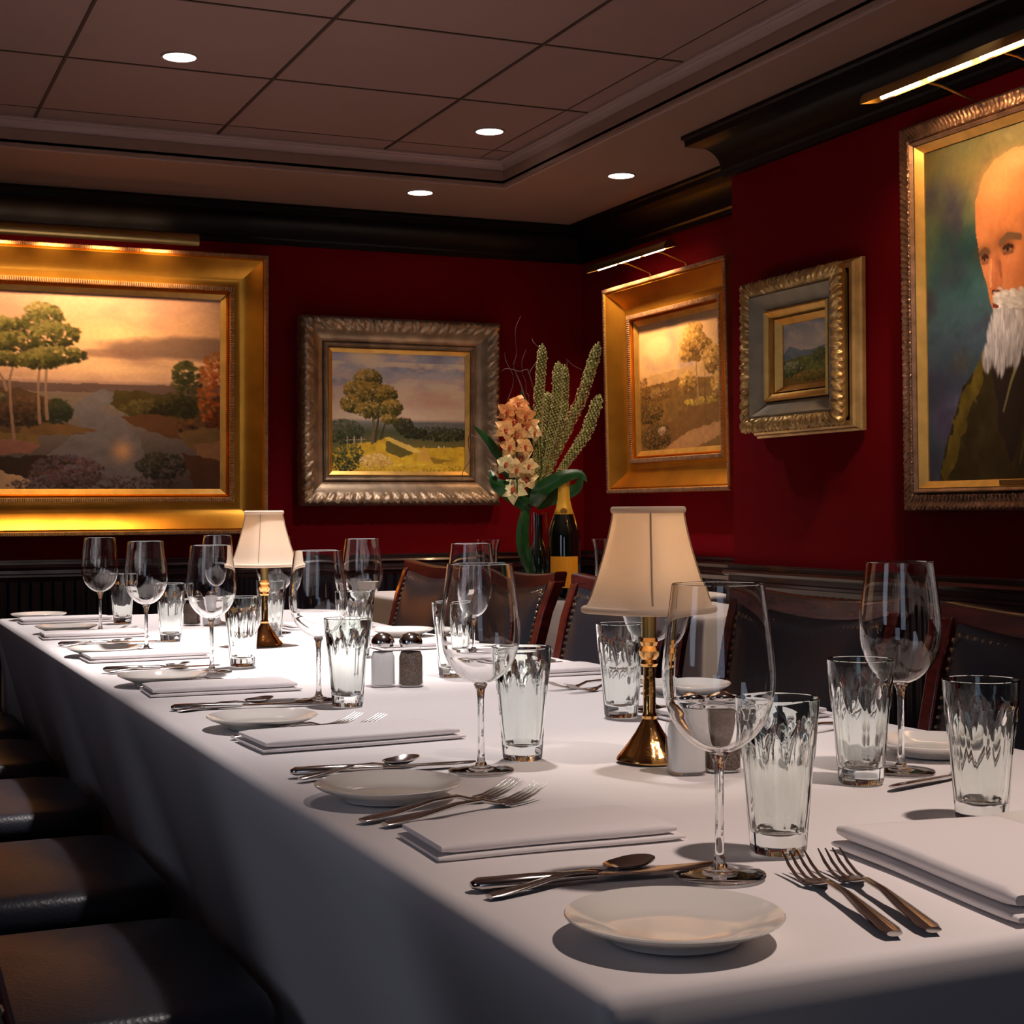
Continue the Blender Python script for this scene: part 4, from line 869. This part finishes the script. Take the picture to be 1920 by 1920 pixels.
leaf([vp(1002, 1080), vp(985, 1020, -.02), vp(990, 960, -.02), vp(1000, 935, 0)], .022, 'dark green leaf curled inside the clear vase')
leaf([vp(1004, 950, .02), vp(965, 895, 0), vp(925, 830, -.03), vp(893, 797, -.05)], .020, 'pointed green leaf reaching left beside the orchids')
leaf([vp(1008, 950, -.03), vp(1015, 925, -.09), vp(1050, 900, -.11), vp(1090, 890, -.10), vp(1105, 905, -.1)], .026, 'wide green leaf arching right over the vase rim')
leaf([vp(1000, 955, -.02), vp(965, 925, -.05), vp(935, 905, -.04), vp(925, 880, 0)], .030, 'rounded dark leaf low left of the vase rim')
leaf([vp(1012, 950, .05), vp(1050, 930, .06), vp(1090, 915, .06), vp(1100, 880, .05)], .024, 'dark green leaf behind the champagne bottle neck')
leaf([vp(1008, 945, .05), vp(998, 860, .05), vp(990, 780, .05), vp(985, 725, .04)], .020, 'dark upright leaf behind the orchid spray')
def foxtail(pts, r, lb, rust=False, seed=0):
    rg = random.Random(seed); t = thing('foxtail_stalk', lb, 'flower stalk', pts[0], 0, 'fuzzy green foxtail stalks'); P = [Vector(p)-Vector(pts[0]) for p in pts]
    def at(f): s = f*(len(P)-1); k = min(int(s), len(P)-2); return P[k].lerp(P[k+1], s-k)
    obj('stem', MB().tube([at(i/16) for i in range(17)], [r*.62*min(1, .5+i/8) if i < 15 else r*(.5 if i == 15 else .25) for i in range(17)], 8).m('stem', M['stalk']), t)
    q = MB(); q2 = MB()
    for i in range(420):
        f = .18+.80*i/420; a = i*2.4; c = at(f); tn = (at(min(1, f+.02))-at(f-.02)).normalized(); u_ = tn.cross(deep).normalized(); v_ = u_.cross(tn)
        rr = r*min(1, .45+1.3*(f-.18))*(1 if f < .92 else (1-(f-.92)*7)); rr *= .85+.35*rg.random(); p = c+u_*cos(a)*rr+v_*sin(a)*rr
        (q2 if (rust and f < .75 and rg.random() < .6) else q).ball(p, .0040*(.6+rg.random()*.7), 3)
    o = obj('florets', q.m('florets', M['floret']), t); o['kind'] = 'stuff'
    if rust: o = obj('florets', q2.m('florets', M['floretr']), t); o['kind'] = 'stuff'
foxtail([vp(1005, 945, 0), vp(1012, 850, .0), vp(1018, 740, .01), vp(1026, 640, .02)], .016, 'fuzzy green stalk, tall upright one left in the vase', seed=1)
foxtail([vp(1010, 945, .02), vp(1035, 850, .03), vp(1052, 760, .03), vp(1056, 673, .04)], .017, 'fuzzy green stalk, second from the left', seed=2)
foxtail([vp(1012, 945, .04), vp(1045, 850, .06), vp(1066, 770, .07), vp(1069, 677, .08)], .013, 'fuzzy green stalk, thin one in the middle behind', seed=3)
foxtail([vp(1010, 945, .0), vp(1050, 850, -.01), vp(1098, 745, -.02), vp(1132, 640, -.02)], .018, 'fuzzy rust-and-green stalk leaning far right to the gold frame', True, 4)
foxtail([vp(1012, 950, -.02), vp(1060, 880, -.03), vp(1105, 815, -.04), vp(1132, 740, -.05)], .018, 'fuzzy green stalk, lowest one leaning right', seed=5)
foxtail([vp(1005, 945, .05), vp(1025, 880, .06), vp(1035, 800, .06), vp(1035, 730, .07)], .018, 'fuzzy green stalk filling the back of the bunch', seed=6)
# orchids
t = thing('orchid_spray', 'hanging spray of orange to cream orchids, left in the vase', 'flowers', vp(1005, 945), 0); O0 = Vector(vp(1005, 945))
obj('stem', MB().tube([vp(1005, 945)-O0, vp(1022, 880, -.02)-O0, vp(1018, 800, -.04)-O0, vp(990, 745, -.05)-O0, vp(972, 760, -.05)-O0, vp(975, 860, -.07)-O0, vp(975, 925, -.07)-O0], .003, 8).m('stem', M['stem']), t)
BL = [(979, 757, 0, .030), (958, 772, 0, .032), (992, 780, 0, .032), (970, 790, 0, .034), (954, 806, 1, .034), (998, 800, 1, .034), (976, 815, 1, .036), (1008, 812, 2, .026), (962, 838, 1, .032), (990, 838, 1, .030), (984, 858, 2, .036), (956, 870, 3, .034), (974, 880, 2, .032), (998, 875, 2, .028), (993, 898, 2, .036), (968, 918, 3, .042)]
rg = random.Random(11)
for k, (x, y, c, s) in enumerate(BL):
    s *= 1.25
    cen = vp(x, y, -.05-.03*rg.random())-O0; nrm = (-deep*1+right*rg.uniform(-.6, .4)+Vector((0, 0, rg.uniform(-.3, .35)))).normalized()
    ux = nrm.cross(Vector((0, 0, 1))).normalized(); uz = ux.cross(nrm); q = MB(); off = rg.random()*1.2
    for i in range(5):
        a = off+2*pi*i/5; dr = ux*cos(a)+uz*sin(a); sd = nrm.cross(dr); V = []; F = []; n = 6
        for u_ in range(n+1):
            f = u_/n; wv = s*.40*sin(pi*min(1, .12+.88*f)**.8)+.0005; ln = s*f
            for w_ in (-1, 0, 1): V.append(cen+dr*ln+sd*(wv*w_)+nrm*(.010*f*(1-f)*3-.014*f*f+(-.003 if w_ == 0 else .001)))
        b0 = len(V)
        V += [v-nrm*.0008 for v in V]
        for u_ in range(n):
            for w_ in range(2): a_ = u_*3+w_; F.append((a_, a_+1, a_+4, a_+3)); F.append((b0+a_, b0+a_+3, b0+a_+4, b0+a_+1))
            F.append((u_*3, u_*3+3, b0+u_*3+3, b0+u_*3)); F.append((u_*3+2, b0+u_*3+2, b0+u_*3+5, u_*3+5))
        q.add(V, F)
    bl = obj('blossom', q.m('blossom', M['petal%d' % c], True, 1.3), t)
    q = MB(); q.ball(cen+nrm*.006-uz*.002, s*.16, 5, (1, 1, 1.2)); q.ball(cen+nrm*.010-uz*.010, s*.12, 4); obj('lip', q.m('lip', M['eye']), bl)
def twig(pts, r, lb):
    P = [Vector(p) for p in pts]; out = []
    for i in range(len(P)-1):
        for k in range(8):
            f = k/8; w_ = Vector((sin((i+f)*5.1)*.006, sin((i+f)*3.7)*.006, sin((i+f)*4.3)*.005)); out.append(P[i].lerp(P[i+1], f)+w_)
    o = obj('willow_twig', MB().tube(out, [r*(1-.75*i/len(out)) for i in range(len(out))], 6).m('willow_twig', M['twig'])); tag(o, lb, 'twig', 'curly bare willow twigs')
twig([vp(1006, 945, .02), vp(1000, 800, .03), vp(975, 690, .05), vp(972, 640, .05), vp(985, 575, .05)], .0035, 'bare curly twig, tallest one above the orchids')
twig([vp(1004, 945, .03), vp(1010, 780, .04), vp(1000, 690, .04), vp(965, 690, .03), vp(942, 692, .02)], .003, 'bare curly twig bending left towards the silver frame')
twig([vp(1006, 945, .04), vp(1015, 800, .05), vp(1004, 700, .05), vp(1018, 650, .06), vp(1003, 622, .06)], .003, 'bare curly twig beside the tallest green stalk')
twig([vp(1002, 950, .0), vp(965, 890, .0), vp(962, 760, .02), vp(966, 700, .02), vp(950, 645, .02)], .003, 'bare curly twig rising left of the orchids')
twig([vp(1002, 950, -.02), vp(930, 850, -.05), vp(890, 815, -.06), vp(882, 870, -.06), vp(870, 910, -.07)], .003, 'bare curly twig arching down left over the meadow frame')
twig([vp(1010, 945, .06), vp(1062, 760, .08), vp(1076, 668, .08), vp(1100, 690, .08)], .003, 'bare curly twig hooking over the thin middle stalk')
twig([vp(1010, 945, .02), vp(985, 800, .05), vp(1002, 740, .05), vp(985, 700, .05), vp(995, 640, .05)], .003, 'bare curly twig tangled between orchids and green stalks')
# bottles
t = thing('champagne_bottle', 'dark champagne bottle with orange foil neck and orange label', 'bottle', (2.31, 4.865, ZV), -.45)
k = 1.30
obj('glass_body', MB().lathe([(r*k, z*k) for r, z in [(.001, .0004), (.040, .0004), (.043, .004), (.0435, .02), (.0435, .165), (.040, .185), (.030, .215), (.020, .24), (.0155, .262), (.0145, .275), (.001, .276)]], 44).m('glass_body', M['bottle'], True, .9), t)
obj('foil', MB().lathe([(r*k, z*k) for r, z in [(.001, .222), (.0250, .2225), (.0268, .226), (.0215, .240), (.0168, .262), (.0152, .285), (.0150, .300), (.0165, .302), (.0165, .312), (.0150, .318), (.010, .323), (.001, .324)]], 36).m('foil', M['foil'], True, .9), t)
def patch(name, r, z0, z1, a0, a1, m, th=.0006):
    q = MB(); n = 20; q.rings([[(rr*cos(a0+(a1-a0)*i/n), rr*sin(a0+(a1-a0)*i/n), z) for rr, z in ((r, z0), (r+th, z0), (r+th, z1), (r, z1))] for i in range(n+1)]); return q.m(name, m, True, .9)
obj('label', patch('label', .0437*k, .032*k, .114*k, -pi/2-.95, -pi/2+.95, M['label']), t)
sl = obj('neck_seal', MB().lathe([(.001, 0), (.011, 0), (.012, .001), (.010, .002), (.001, .002)], 24).m('neck_seal', M['labeld']), t, (0, -.0262*k-.001, .233*k), (pi/2+.35, 0, 0))
t = thing('wine_bottle', 'slim dark bottle seen through the glass vase', 'bottle', (2.33, 5.12, ZV), 0)
obj('glass_body', MB().lathe([(.001, .0004), (.036, .0004), (.038, .004), (.038, .13), (.034, .16), (.02, .19), (.0145, .21), (.0135, .29), (.001, .291)], 36).m('glass_body', M['bottle'], True, .9), t)
obj('collar', MB().lathe([(.0135, .272), (.0155, .272), (.0155, .286), (.0135, .286)], 24, closed=True).m('collar', M['bottle']), t)
def flare(x, y, lb):
    o = obj('flared_glass', MB().lathe([(.001, .0005), (.024, .0005), (.026, .004), (.028, .06), (.036, .17), (.044, .205), (.0425, .205), (.0345, .17), (.0255, .06), (.0225, .012), (.001, .011)], 36).m('flared_glass', M['crystal'], True, .9), loc=(x, y, ZV)); tag(o, lb, 'glass', 'flared glasses on the corner table')
flare(2.10, 5.04, 'tall flared glass left of the flower vase'); flare(2.47, 4.88, 'tall flared glass right of the champagne bottle')
